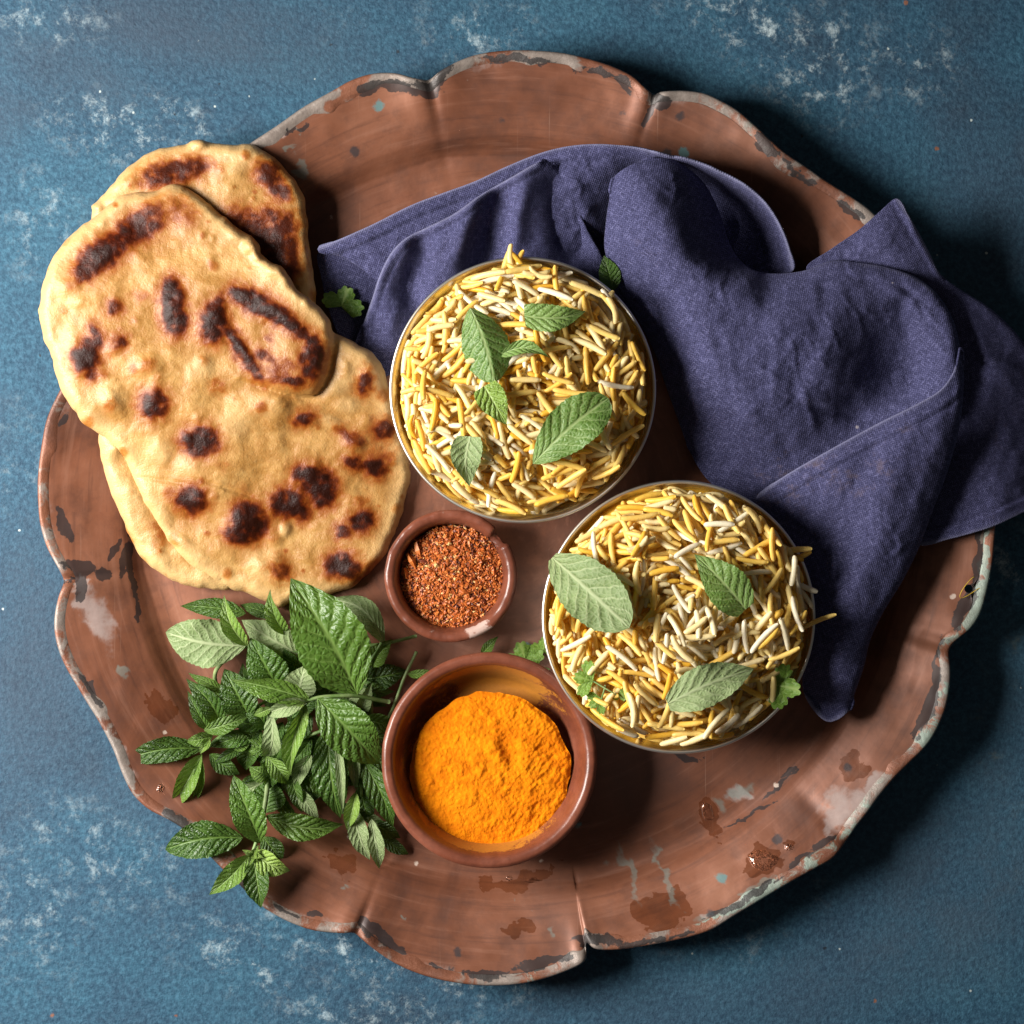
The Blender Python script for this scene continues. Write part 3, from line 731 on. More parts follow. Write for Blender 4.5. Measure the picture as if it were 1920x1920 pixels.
# ------------------------------------------------------------------ flatbreads
def naan(name, outline, thick, basez, chars, bumps, label, round_w=18, step=4.0, stepfn=None, seed=0, oil=()):
    outline = resample(outline, 9)
    outline = outline + 2.6 * np.stack([fbm(outline[:, 0], outline[:, 1], 28, 3, seed), fbm(outline[:, 0], outline[:, 1], 28, 3, seed + 50)], -1)
    px, py, F, d, w, B = fill_poly(outline, step, insets=(0.2, 0.55, 1.0))
    e = np.clip(d / round_w, 0, 1)
    prof = np.sqrt(np.clip(1 - (1 - e) ** 2, 0, 1))
    loc = 1 + 0.22 * fbm(px, py, 120, 2, seed + 3)
    z0 = basez(px, py)
    h = thick * loc * (0.12 + 0.88 * prof)
    inn = sstep(0, 30, d)
    h = h + inn * (0.00050 * fbm(px, py, 70, 3, seed + 5) + 0.00016 * fbm(px, py, 24, 2, seed + 8))
    # small blisters everywhere
    rs = np.random.default_rng(seed)
    lo = B[:, :2].min(0); hi = B[:, :2].max(0)
    char = np.zeros_like(px)
    for _ in range(420):
        x, y = rs.uniform(lo[0], hi[0]), rs.uniform(lo[1], hi[1]); r = 4 + 13 * rs.uniform() ** 2.5
        m = (np.abs(px - x) < 2.5 * r) & (np.abs(py - y) < 2.5 * r)
        bb = blob(px[m], py[m], x, y, r, r * rs.uniform(0.7, 1.3), rs.uniform(0, 180))
        h[m] += inn[m] * r * rs.uniform(0.010, 0.034) * 1e-3 * 2 * bb
        if rs.uniform() < 0.22: char[m] = np.maximum(char[m], rs.uniform(0.15, 0.42) * bb)
    ol = np.zeros_like(px); pale = 0.55 * (1 - sstep(6, 46, d))
    for cx, cy, rx, ry, an, k in chars:
        b = blob(px, py, cx, cy, rx * 1.3, ry * 1.3, an)
        b = np.maximum(b, 0.46 * blob(px, py, cx, cy, rx * 1.3 + 11, ry * 1.3 + 11, an))
        wob = 1 + 0.45 * fbm(px, py, 16, 4, seed + 11)
        char = np.maximum(char, np.clip(b * wob, 0, 1) * k) + 0.15 * np.minimum(char, b * k)
        h = h + inn * 0.0011 * k * min(1.0, (rx + ry) / 50) * blob(px, py, cx, cy, rx * 1.15, ry * 1.15, an)
        ring = blob(px, py, cx, cy, rx * 1.6 + 20, ry * 1.6 + 20, an)
        ol = np.maximum(ol, 0.85 * ring * k)
    for cx, cy, rx, ry, an, hh in bumps:
        b = blob(px, py, cx, cy, rx, ry, an)
        h = h + hh * 1e-3 * b
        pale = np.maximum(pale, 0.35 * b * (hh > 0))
    for cx, cy, rx, ry, an, k in oil: ol = np.maximum(ol, k * blob(px, py, cx, cy, rx, ry, an))
    if stepfn: h = h + stepfn(px, py)
    z = z0 + h
    co = Wa(px, py, z)
    # underside
    zb = z0 + 0.0002
    bo = Wa(px, py, zb)
    n = len(px)
    E = boundary_loop(F)
    side = [(int(a), int(a + n), int(b + n)) for a, b in E] + [(int(a), int(b + n), int(b)) for a, b in E]
    FF = np.vstack([F, F[:, ::-1] + n, np.array(side, np.int32)])
    at = {'char': np.concatenate([np.clip(char, 0, 1.1), np.zeros(n)]), 'oil': np.concatenate([np.clip(ol, 0, 1), np.zeros(n)]),
          'pale': np.concatenate([np.clip(pale, 0, 1), np.full(n, 0.5)])}
    o = mesh_np(name, np.vstack([co, bo]), FF, M_NAAN, attrs=at)
    return tag(o, label, 'flatbread', 'naan breads stacked on the tray')

zb_back = TPS([(175,400,0.0262),(380,262,0.0265),(590,380,0.0220),(590,560,0.0165),(80,600,0.027),(190,840,0.0235),(250,1030,0.0165),(400,1110,0.0125),(600,1000,0.0085),(600,800,0.0095),(400,700,0.0165),(350,450,0.0225)])
back_out = [(172,402),(170,388),(186,374),(210,345),(240,315),(270,291),(310,276),(345,272),(360,264),(375,261),(390,268),(430,270),(470,271),(500,285),(530,310),(555,340),
 (570,370),(577,420),(582,470),(589,520),(593,575),(600,650),(600,740),(595,850),(560,980),(490,1070),(435,1103),(400,1106),(350,1098),(310,1081),(275,1056),(250,1022),(230,972),
 (210,930),(196,885),(187,845),(186,820),(200,740),(180,620),(160,510)]
naan('naan_bread', back_out, 0.0068, zb_back,
     [(325,322,54,19,-12,0.74),(355,318,28,13,-20,0.5),(300,335,22,12,-30,0.7),(503,325,22,18,40,0.8),(522,350,26,14,50,0.8),(480,432,44,24,40,0.70),(520,470,30,36,30,0.75),(535,430,20,28,20,0.7),(510,405,20,12,20,0.7),(540,500,22,26,20,0.7),
      (432,405,22,14,30,0.5),(238,1005,6,18,-30,0.35),(300,1000,7,20,-25,0.4)],
     [(374,268,14,10,0,2.2),(180,388,10,9,0,1.6),(213,345,12,9,0,1.2),(440,300,40,24,0,1.6),(250,930,18,40,-25,1.4),(300,1050,26,20,30,1.2)],
     'naan bread underneath, its round end showing at the top behind the larger loaf', seed=40)

zb_front = TPS([(75,560,0.0335),(150,440,0.0335),(325,345,0.0315),(480,460,0.0310),(620,600,0.0270),(730,700,0.0165),(768,880,0.0085),(690,1075,0.0085),(525,1135,0.0085),(400,1090,0.0135),(250,900,0.0215),(190,815,0.0285),
   (110,720,0.0315),(320,600,0.0330),(450,700,0.0285),(420,900,0.0215),(600,900,0.0145),(560,1000,0.0125)])
front_out = [(325,346),(345,350),(365,362),(385,373),(405,395),(425,411),(450,430),(475,446),(487,461),(491,478),(510,492),(530,502),(545,521),(558,541),(575,556),(590,570),(606,582),(618,602),
 (624,622),(642,630),(665,644),(690,655),(710,672),(721,692),(727,720),(738,765),(750,812),(764,845),(770,880),(765,920),(755,960),(741,1000),(722,1040),(697,1070),(668,1095),(640,1110),
 (600,1119),(562,1121),(540,1130),(522,1140),(504,1130),(470,1116),(420,1099),(380,1081),(350,1060),(320,1030),(290,985),(265,940),(246,896),(233,862),(215,840),(190,816),(160,796),(138,770),
 (112,725),(100,682),(82,635),(73,585),(78,540),(95,492),(130,442),(160,420),(190,396),(220,371),(250,361),(290,359),(308,349)]
FOLD = [(640,585),(626,620),(624,650),(618,690),(606,722),(588,742),(560,742),(530,736),(480,720),(420,705),(340,700)]
def fold_step(px, py):
    line = resample(FOLD, 6, closed=False)
    poly = np.vstack([line, [(300,690),(300,300),(700,300),(700,560)]])
    ins = inside(px, py, poly)
    d, w = dist_poly(px, py, line, closed=False)
    fade = sstep(400, 575, px)
    hi = 0.0052 * fade * np.sqrt(np.clip(1 - (1 - np.clip(d / 22, 0, 1)) ** 2, 0, 1)) * np.exp(-d / 330)
    gap = -0.0016 * fade * np.exp(-(d / 12) ** 2)
    return np.where(ins, hi, gap)
front_char = [(262,425,38,22,-25,0.80),(235,445,24,14,-30,0.62),(190,478,38,22,-35,0.88),(168,500,30,16,-40,0.8),(215,465,24,14,-30,0.7),(280,395,26,14,-20,0.55),(345,400,26,22,20,0.38),(330,375,22,18,0,0.30),
  (322,555,16,24,5,0.95),(328,595,18,28,-12,1.0),(318,530,10,12,0,0.7),(214,576,12,12,0,0.72),(262,553,16,9,0,0.35),(400,605,19,30,10,1.0),(408,580,10,24,15,0.7),(440,635,8,34,-38,0.85),(468,680,9,36,-32,0.8),(452,658,9,20,-35,0.9),
  (452,553,20,11,22,0.95),(480,568,26,15,32,1.0),(515,586,26,14,32,1.0),(545,606,20,10,38,0.95),(567,625,14,9,40,0.8),(590,655,13,22,-12,1.0),(584,690,14,18,10,0.9),(570,672,10,10,0,0.7),(553,715,17,7,5,0.8),(520,712,18,8,5,0.45),
  (530,690,22,16,0,0.42),(510,700,12,18,-20,0.42),(490,665,12,9,0,0.62),(505,672,10,8,20,0.55),(507,633,9,8,0,0.45),
  (158,672,20,19,10,1.0),(168,655,14,18,0,0.85),(180,628,8,17,-20,0.8),(172,700,13,10,0,0.7),(225,640,12,11,0,0.72),(250,690,7,9,0,0.4),(200,650,12,22,0,0.3),
  (289,757,22,22,0,0.82),(283,765,14,13,0,0.9),(374,828,28,21,0,1.0),(378,832,12,11,0,0.8),(208,760,11,11,0,0.35),(408,725,13,13,0,0.40),(490,765,11,10,0,0.45),(572,785,16,9,-12,0.85),(560,790,9,8,0,0.6),
  (358,938,22,19,0,1.0),(372,934,12,14,0,0.7),(462,962,20,18,0,0.95),(470,985,26,22,-20,1.0),(448,1002,20,14,10,0.9),(440,985,12,12,0,0.6),
  (576,890,20,14,10,0.95),(596,902,26,20,20,1.0),(606,925,18,20,10,1.0),(538,945,25,19,0,1.0),(556,958,22,12,20,0.9),(530,925,14,9,0,0.5),(560,925,26,18,30,0.42),
  (687,712,9,17,0,0.8),(680,726,9,10,0,0.8),(720,805,17,14,0,0.85),(662,822,18,10,20,0.62),(640,808,14,8,30,0.5),(664,868,16,9,20,0.78),(705,878,14,13,10,0.98),(686,872,12,8,0,0.7),(728,862,12,14,0,0.42),(700,845,40,18,10,0.28),
  (643,997,12,10,0,0.82),(678,978,17,14,0,0.95),(690,968,9,8,0,0.7),(640,1062,24,17,10,1.0),(655,1070,20,12,-20,0.8),(645,1045,12,8,0,0.7),(525,1070,17,14,20,0.6),(535,1082,10,8,0,0.5),(690,1072,26,12,-35,0.5),
  (415,872,12,10,0,0.22),(478,1003,8,10,0,0.3),(530,1052,10,10,0,0.4),(675,940,14,9,0,0.4),(630,940,10,18,30,0.3),(145,520,12,22,40,0.3),(250,600,8,6,0,0.3)]
front_bump = [(470,462,13,11,0,2.6),(482,480,9,9,0,1.8),(510,503,16,12,30,2.0),(535,515,14,10,30,1.6),(440,440,14,10,30,1.4),(560,548,13,10,30,1.4),(578,566,10,9,0,1.3),(680,690,40,30,40,2.4),(640,720,26,18,-30,1.0),
  (500,1065,34,26,30,1.8),(535,992,9,13,0,1.4),(300,850,22,20,0,1.0),(350,870,22,18,0,0.9),(490,760,26,18,0,0.9),(440,790,24,30,0,0.7),(200,745,26,22,0,1.0),(130,640,16,20,0,0.9),(260,830,26,12,30,-0.6),(420,740,30,10,-20,-0.7),
  (430,918,60,3,18,-0.7),(300,900,50,3,8,-0.6),(580,1060,20,3,15,-0.5),(560,1095,30,14,0,1.1),(650,760,20,14,0,1.2),(620,790,24,10,20,0.9),(350,1025,40,12,40,0.8),(300,960,12,36,-28,0.8),(380,690,26,20,0,0.7)]
naan('naan_bread', front_out, 0.0072, zb_front, front_char, front_bump,
     'largest golden naan bread with dark charred blisters lying on top, its upper end folded over', stepfn=fold_step, seed=77, step=3.6,
     oil=[(230,440,135,70,-30,1.0),(600,800,160,120,30,0.30),(330,560,120,90,0,0.35),(470,640,150,60,35,0.55),(340,400,70,50,20,0.75),(450,620,110,70,30,0.5),(560,690,60,60,0,0.7),(710,850,60,90,0,0.6),(640,1070,80,40,-20,0.75),(520,1080,40,30,0,0.5),(160,640,50,70,0,0.5),(560,920,90,60,20,0.35)])
# ------------------------------------------------------------------ bowls
def xy(px, py, z=0.0):
    x, y, _ = W(px, py, z); return x, y

BOWLS = []       # (cx_px, cy_px, rim radius m, rim z, base z, base radius m) for the cloth to give way
TRAY0 = 0.0060

def steel_bowl(cx, cy, r_px, rim_z, label, tilt):
    R = r_px * S * (1 - rim_z / H_CAM)
    base = TRAY0 + 0.0012
    x, y = xy(cx, cy, rim_z)
    h = rim_z - base
    e = empty('steel_bowl', (x, y, base), label, 'bowl', 'steel bowls of rice')
    ri = 0.80
    outer = spline_prof([(0.0005, 0.0), (0.55 * R, 0.0), (0.68 * R, 0.0012), (0.80 * R, 0.006), (0.885 * R, 0.017), (0.945 * R, 0.031), (R - 0.0006, h - 0.0012)], 6)
    inner = spline_prof([(R - 0.0016, h - 0.0010), (0.93 * R, 0.031), (0.868 * R, 0.0175), (0.785 * R, 0.007), (0.66 * R, 0.0022), (0.5 * R, 0.0012), (0.0005, 0.0012)], 6)
    b = lathe('bowl_body', np.vstack([outer, inner]), 128, M_STEEL, e)
    # rolled bead
    a = np.linspace(0, 2 * PI, 13)
    bead = [(R - 0.0010 + 0.00085 * math.cos(t), h - 0.0006 + 0.00075 * math.sin(t)) for t in a]
    lathe('rolled_rim', bead, 160, M_BEAD, e)
    e.rotation_euler = (math.radians(tilt[0]), math.radians(tilt[1]), 0)
    BOWLS.append((x, y, R, rim_z, base))
    return e, x, y, R, base

bowl_a = steel_bowl(980, 731, 251, 0.044, 'steel bowl heaped with yellow rice beside the naan, nearer the top of the tray', (0, 0))
bowl_b = steel_bowl(1272.5, 1157, 257.5, 0.046, 'steel bowl heaped with yellow rice beside the turmeric dish and the tip of the napkin', (0, 0))

def clay_bowl(cx, cy, r_px, rim_z, inner_px, floor_px, label, tilt, chip=None, dustfn=None, wall=1.0, rough=0.3):
    base = TRAY0 + 0.0006
    x, y = xy(cx, cy, rim_z); k = S * (1 - rim_z / H_CAM)
    R = r_px * k; Ri = inner_px * k; h = rim_z - base; Rf = floor_px * S
    tw = R - Ri
    e = empty('clay_bowl', (x, y, base), label, 'bowl')
    outer = spline_prof([(0.0005, 0.0), (0.60 * R, 0.0), (0.70 * R, 0.0006), (0.80 * R, 0.25 * h), (0.93 * R, 0.62 * h), (0.985 * R, 0.86 * h), (R, 0.94 * h), (R - 0.25 * tw, 0.992 * h), (R - 0.55 * tw, h), (R - 0.85 * tw, 0.985 * h), (Ri - 0.1 * tw, 0.93 * h), (Ri - 0.35 * tw, 0.80 * h),
                         (Rf + 0.35 * (Ri - Rf), 0.42 * h), (Rf, 0.22 * h), (0.8 * Rf, 0.16 * h), (0.0005, 0.15 * h)], 7)
    def fn(Rr, Z, T):
        n = rough * 0.0006 * fbm(np.cos(T) * 3 + 5, np.sin(T) * 3 + Z * 120, 1.0, 3, 60)
        Rr = Rr * (1 + n * 8) ; Z = Z + n * (Z > 0.5 * h) * 0.7
        if chip:
            a0, w, dep = chip
            dl = (T - a0 + PI) % (2 * PI) - PI
            m = sstep(1.0, 0.6, np.abs(dl) / w) * (Z > 0.6 * h)
            jag = 1 + 0.3 * fbm(T * 40, Z * 800, 1.0, 2, 3)
            cut = m * dep * jag
            Z = np.where(Z > h - 1.6 * cut, Z - 0.75 * cut, Z)
            Rr = np.where((Rr > R - tw * 0.75) & (Z > 0.55 * h), Rr - 0.55 * cut, Rr)
        return Rr, Z
    at = {'dust': (lambda Rr, Z, T: dustfn(Rr / R, Z / h, T)) if dustfn else (lambda Rr, Z, T: 0 * T),
          'chalk': lambda Rr, Z, T: np.clip(sstep(0.86, 0.97, Z / h) * (0.22 + 0.25 * fbm(np.cos(T) * 4, np.sin(T) * 4, 1.0, 3, 8)), 0, 0.6) * (1.0 if chip else 0.3)
               + (0.75 * np.exp(-(((T + 1.12 + PI) % (2 * PI) - PI) / 0.18) ** 2) * sstep(0.75, 0.95, Z / h) if chip else 0)}
    b = lathe('bowl_body', outer, 192, M_CLAY, e, fn=fn, attrs=at)
    e.rotation_euler = (math.radians(tilt[0]), math.radians(tilt[1]), 0)
    return e, x, y, R, base

def t_dust(r, z, T):
    """turmeric smeared on the inner wall: thick towards the top of the photo and the near side, thin on the right"""
    n = fbm(np.cos(T) * 5, np.sin(T) * 5 + z * 3, 1.0, 3, 77)
    up = np.exp(-((T - 1.45) / 0.85) ** 2); lf = np.exp(-((((T - 3.4) + PI) % (2 * PI) - PI) / 1.0) ** 2); dn = np.exp(-((((T + 1.5) + PI) % (2 * PI) - PI) / 0.75) ** 2)
    a = 0.95 * up * sstep(0.97, 0.82, z) + 0.42 * lf * sstep(0.93, 0.6, z) + 0.85 * dn * sstep(0.95, 0.7, z) + 0.0
    a = a * (1 + 0.5 * n)
    return np.clip(np.where((r < 0.93) & (z > 0.14), a, 0.02 + 0.1 * np.clip(n, 0, 1)), 0, 1)

clay_small = clay_bowl(845, 1080, 124.5, 0.0300, 106, 86, 'small red clay bowl with a chipped rim holding chilli flakes', (0, 0), chip=(0.66, 0.17, 0.0034), rough=1.0)
clay_big = clay_bowl(917.5, 1430, 202, 0.0355, 181, 142, 'larger red clay bowl with yellow dust on its walls holding turmeric powder', (-2.5, 0), dustfn=t_dust, rough=0.5)
clay_big[0].location.z += 0.0016

# ------------------------------------------------------------------ turmeric
def powder(name, cx, cy, r_px, zc, fn, mat, label, cat, step=2.2):
    ang = np.linspace(0, 2 * PI, 90, endpoint=False)
    rr = r_px * (1 + 0.03 * fbm(np.cos(ang) * 3 + 3, np.sin(ang) * 3, 1.0, 4, 5))
    out = np.stack([cx + rr * np.cos(ang), cy + rr * np.sin(ang)], -1)
    px, py, F, d, w, B = fill_poly(out, step, insets=(0.6,))
    z = zc + fn(px, py, d)
    return tag(mesh_np(name, Wa(px, py, z), F, mat), label, cat)

def turm_h(px, py, d):
    rr = np.hypot(px - 920, py - 1445) / 147
    z = 0.0026 * (1 - rr ** 2) - 0.0010 * (1 - sstep(0, 9, d))
    a = (px - py) * 0.7071; b = (px + py) * 0.7071
    z = z + 0.00055 * fbm(px, py, 60, 3, 12) + (0.00005 + 0.00016 * sstep(860, 980, px)) * fbm(px, py, 17, 3, 14) + 0.00027 * fbm(px, py, 7, 2, 15)
    rgt = sstep(880, 990, px)
    z = z + rgt * 0.00042 * (1 - np.abs(fbm(a / 2.2, b / 0.8, 18, 3, 16)) * 1.8)       # broken ridges on the right
    z = z - 0.0016 * blob(px, py, 955, 1400, 26, 15, 50) + 0.0010 * blob(px, py, 935, 1415, 30, 12, 60) + 0.0008 * blob(px, py, 985, 1395, 20, 10, 30)
    rs = np.random.default_rng(5)
    for _ in range(420):
        x, y = rs.normal(920, 85), rs.normal(1450, 90); r = rs.uniform(2.5, 6.5)
        m = (np.abs(px - x) < 2.2 * r) & (np.abs(py - y) < 2.2 * r)
        z[m] += r * 0.00006 * rs.uniform(0.3, 1.2) * blob(px[m], py[m], x, y, r, r)
    return z
powder('turmeric_powder', 920, 1447, 150, 0.0235, turm_h, M_TURM, 'bright orange turmeric powder heaped in the larger clay bowl', 'spice', 2.0)

# ------------------------------------------------------------------ chilli flakes
M_CHB = mat_flake('chilli_ground', (0.22, 0.042, 0.010), (0.42, 0.10, 0.022))
M_CH = [mat_flake('chilli_red', (0.33, 0.066, 0.011), (0.52, 0.14, 0.026)), mat_flake('chilli_orange', (0.50, 0.130, 0.022), (0.66, 0.22, 0.05)),
        mat_flake('chilli_dark', (0.07, 0.016, 0.010), (0.16, 0.032, 0.014)), mat_flake('chilli_seed', (0.62, 0.36, 0.12), (0.74, 0.50, 0.22))]
def ch_h(px, py, d):
    rr = np.hypot(px - 849, py - 1082) / 99
    return 0.0042 * (1 - rr ** 2) + 0.0007 * fbm(px, py, 34, 3, 31) + 0.0003 * fbm(px, py, 9, 2, 32) - 0.0012 * (1 - sstep(0, 8, d))
CHZ = 0.0205
chil = powder('chilli_flakes', 849, 1082, 98, CHZ, ch_h, M_CHB, 'coarse red chilli flakes heaped in the small chipped clay bowl', 'spice', 2.6)
fr = np.random.default_rng(11)
FV, FF, FM = [], [], []
N = 4800
fx = 849 + 97 * np.sqrt(fr.uniform(0, 1, N)) * np.cos(fr.uniform(0, 2 * PI, N)); th_ = fr.uniform(0, 2 * PI, N); rr_ = 96.5 * np.sqrt(fr.uniform(0, 1, N))
fx = 849 + rr_ * np.cos(th_); fy = 1082 + rr_ * np.sin(th_)
fz = CHZ + ch_h(fx, fy, np.full(N, 50.0))
def flake_geo(L, Wd, T, rs):
    """bent, tapering, curled chip: 12 triangles"""
    xs = np.array([-0.5, 0.0, 0.5]) * L; b = rs.uniform(-0.35, 0.35) * L
    w = np.array([rs.uniform(0.3, 0.9), 1.0, rs.uniform(0.2, 0.8)]) * Wd * 0.5
    zc = np.array([0, b, 0]); V = []
    for i in range(3):
        V += [(xs[i], -w[i], zc[i]), (xs[i], w[i], zc[i] + rs.uniform(-.3, .3) * Wd), (xs[i] * 0.95, rs.uniform(-.2, .2) * Wd, zc[i] + T)]
    F = [(0, 1, 4, 3), (1, 2, 5, 4), (2, 0, 3, 5), (3, 4, 7, 6), (4, 5, 8, 7), (5, 3, 6, 8), (0, 2, 1), (6, 7, 8)]
    return np.array(V), F
def rot_rand(rs, tilt=0.6):
    yaw = rs.uniform(0, 2 * PI)
    return np.array(Matrix.Rotation(yaw, 3, 'Z') @ Matrix.Rotation(rs.normal(0, tilt), 3, 'X') @ Matrix.Rotation(rs.normal(0, tilt), 3, 'Y'))
for i in range(N):
    m = fr.choice(4, p=[0.54, 0.19, 0.17, 0.10])
    L = fr.uniform(4.5, 11) * (0.75 if m == 3 else 1.0)
    if m == 2: L *= 0.8
    Vf, Ff = flake_geo(L * S, L * fr.uniform(0.3, 0.65) * S, L * 0.22 * S, fr)
    Vf = Vf @ rot_rand(fr).T + np.array(W(fx[i], fy[i], fz[i] + fr.uniform(-0.0002, 0.0008)))
    k = len(FV) * 9
    FV.append(Vf); FF += [tuple(a + k for a in f) for f in Ff]; FM += [m] * len(Ff)
o = mesh_np('chilli_flake', np.vstack(FV), FF, M_CH, smooth=False, fmat=FM, parent=chil); tag(o, kind='stuff')
big = [(772, 1052, 34, 15, 60, 1), (784, 1032, 34, 13, 70, 1), (830, 1012, 20, 10, -50, 1), (760, 1075, 22, 12, 80, 1), (850, 1030, 20, 10, 20, 0), (900, 1035, 18, 9, -30, 0), (870, 1110, 20, 10, 10, 0), (820, 1120, 18, 9, 60, 0),
       (770, 1112, 12, 9, 0, 2), (778, 1135, 14, 9, 80, 2), (797, 1052, 12, 8, 20, 2), (905, 1125, 14, 8, 40, 2), (850, 1065, 11, 8, 0, 3), (862, 1075, 11, 7, 60, 3), (818, 1060, 12, 8, 30, 3), (842, 1020, 10, 7, 0, 3), (880, 1020, 11, 7, 70, 1), (925, 1070, 16, 9, 70, 0)]
for x, y, L, Wd, a, m in big:
    Vf, Ff = flake_geo(L * S, Wd * S, Wd * 0.42 * S, fr)
    Vf = Vf @ np.array(Matrix.Rotation(-math.radians(a), 3, 'Z') @ Matrix.Rotation(fr.normal(0, 0.2), 3, 'X')).T
    z = CHZ + float(ch_h(np.array([x]), np.array([y]), np.array([50.0]))[0]) + 0.0007
    mesh_np('chilli_piece', Vf + np.array(W(x, y, z)), Ff, M_CH[m], parent=chil, smooth=False)

# ------------------------------------------------------------------ rice
GR = np.random.default_rng(23)
def grain_mesh(L, r, bend, seed, mat):
    """long-grain rice, px units, along x: tapered, slightly curved"""
    rs = np.random.default_rng(seed)
    xs = np.array([-0.5, -0.46, -0.36, -0.15, 0.12, 0.34, 0.45, 0.5]); ra = np.array([0.42, 0.80, 0.94, 1.0, 1.0, 0.92, 0.76, 0.38])
    sides = 7; V = []
    ra = ra * (1 + rs.uniform(-0.07, 0.07, len(ra)))
    for x, q in zip(xs, ra):
        for k in range(sides):
            a = 2 * PI * k / sides
            V.append((x * L, q * r * math.cos(a) * 1.06 + bend * L * (1 - 4 * x * x), q * r * math.sin(a) * 0.92))
    n = len(xs)
    F = [tuple(f) for f in grid_faces(n, sides, True)] + [tuple(range(sides)), tuple(range((n - 1) * sides, n * sides))[::-1]]
    me = mesh_np('rice_grain', np.array(V) * S, F, mat, link=False).data
    return me, np.array(V) * S, F
KINDS = []
_tmp = list(bpy.data.objects)
for m in range(4):
    for j in range(7):
        L = GR.uniform(50, 72) if m != 0 else GR.uniform(52, 74)
        bend = GR.choice([0.01, 0.03, 0.05, -0.04, 0.11]); r = GR.uniform(4.5, 5.5)
        if j == 5: L = GR.uniform(20, 36)
        if j == 6: L, bend = GR.uniform(38, 46), 0.20
        KINDS.append((m, L, r, bend, *grain_mesh(L, r, bend, 100 + m * 10 + j, M_RICE[m])))
for ob in [b for b in bpy.data.objects if b not in _tmp]: bpy.data.objects.remove(ob)

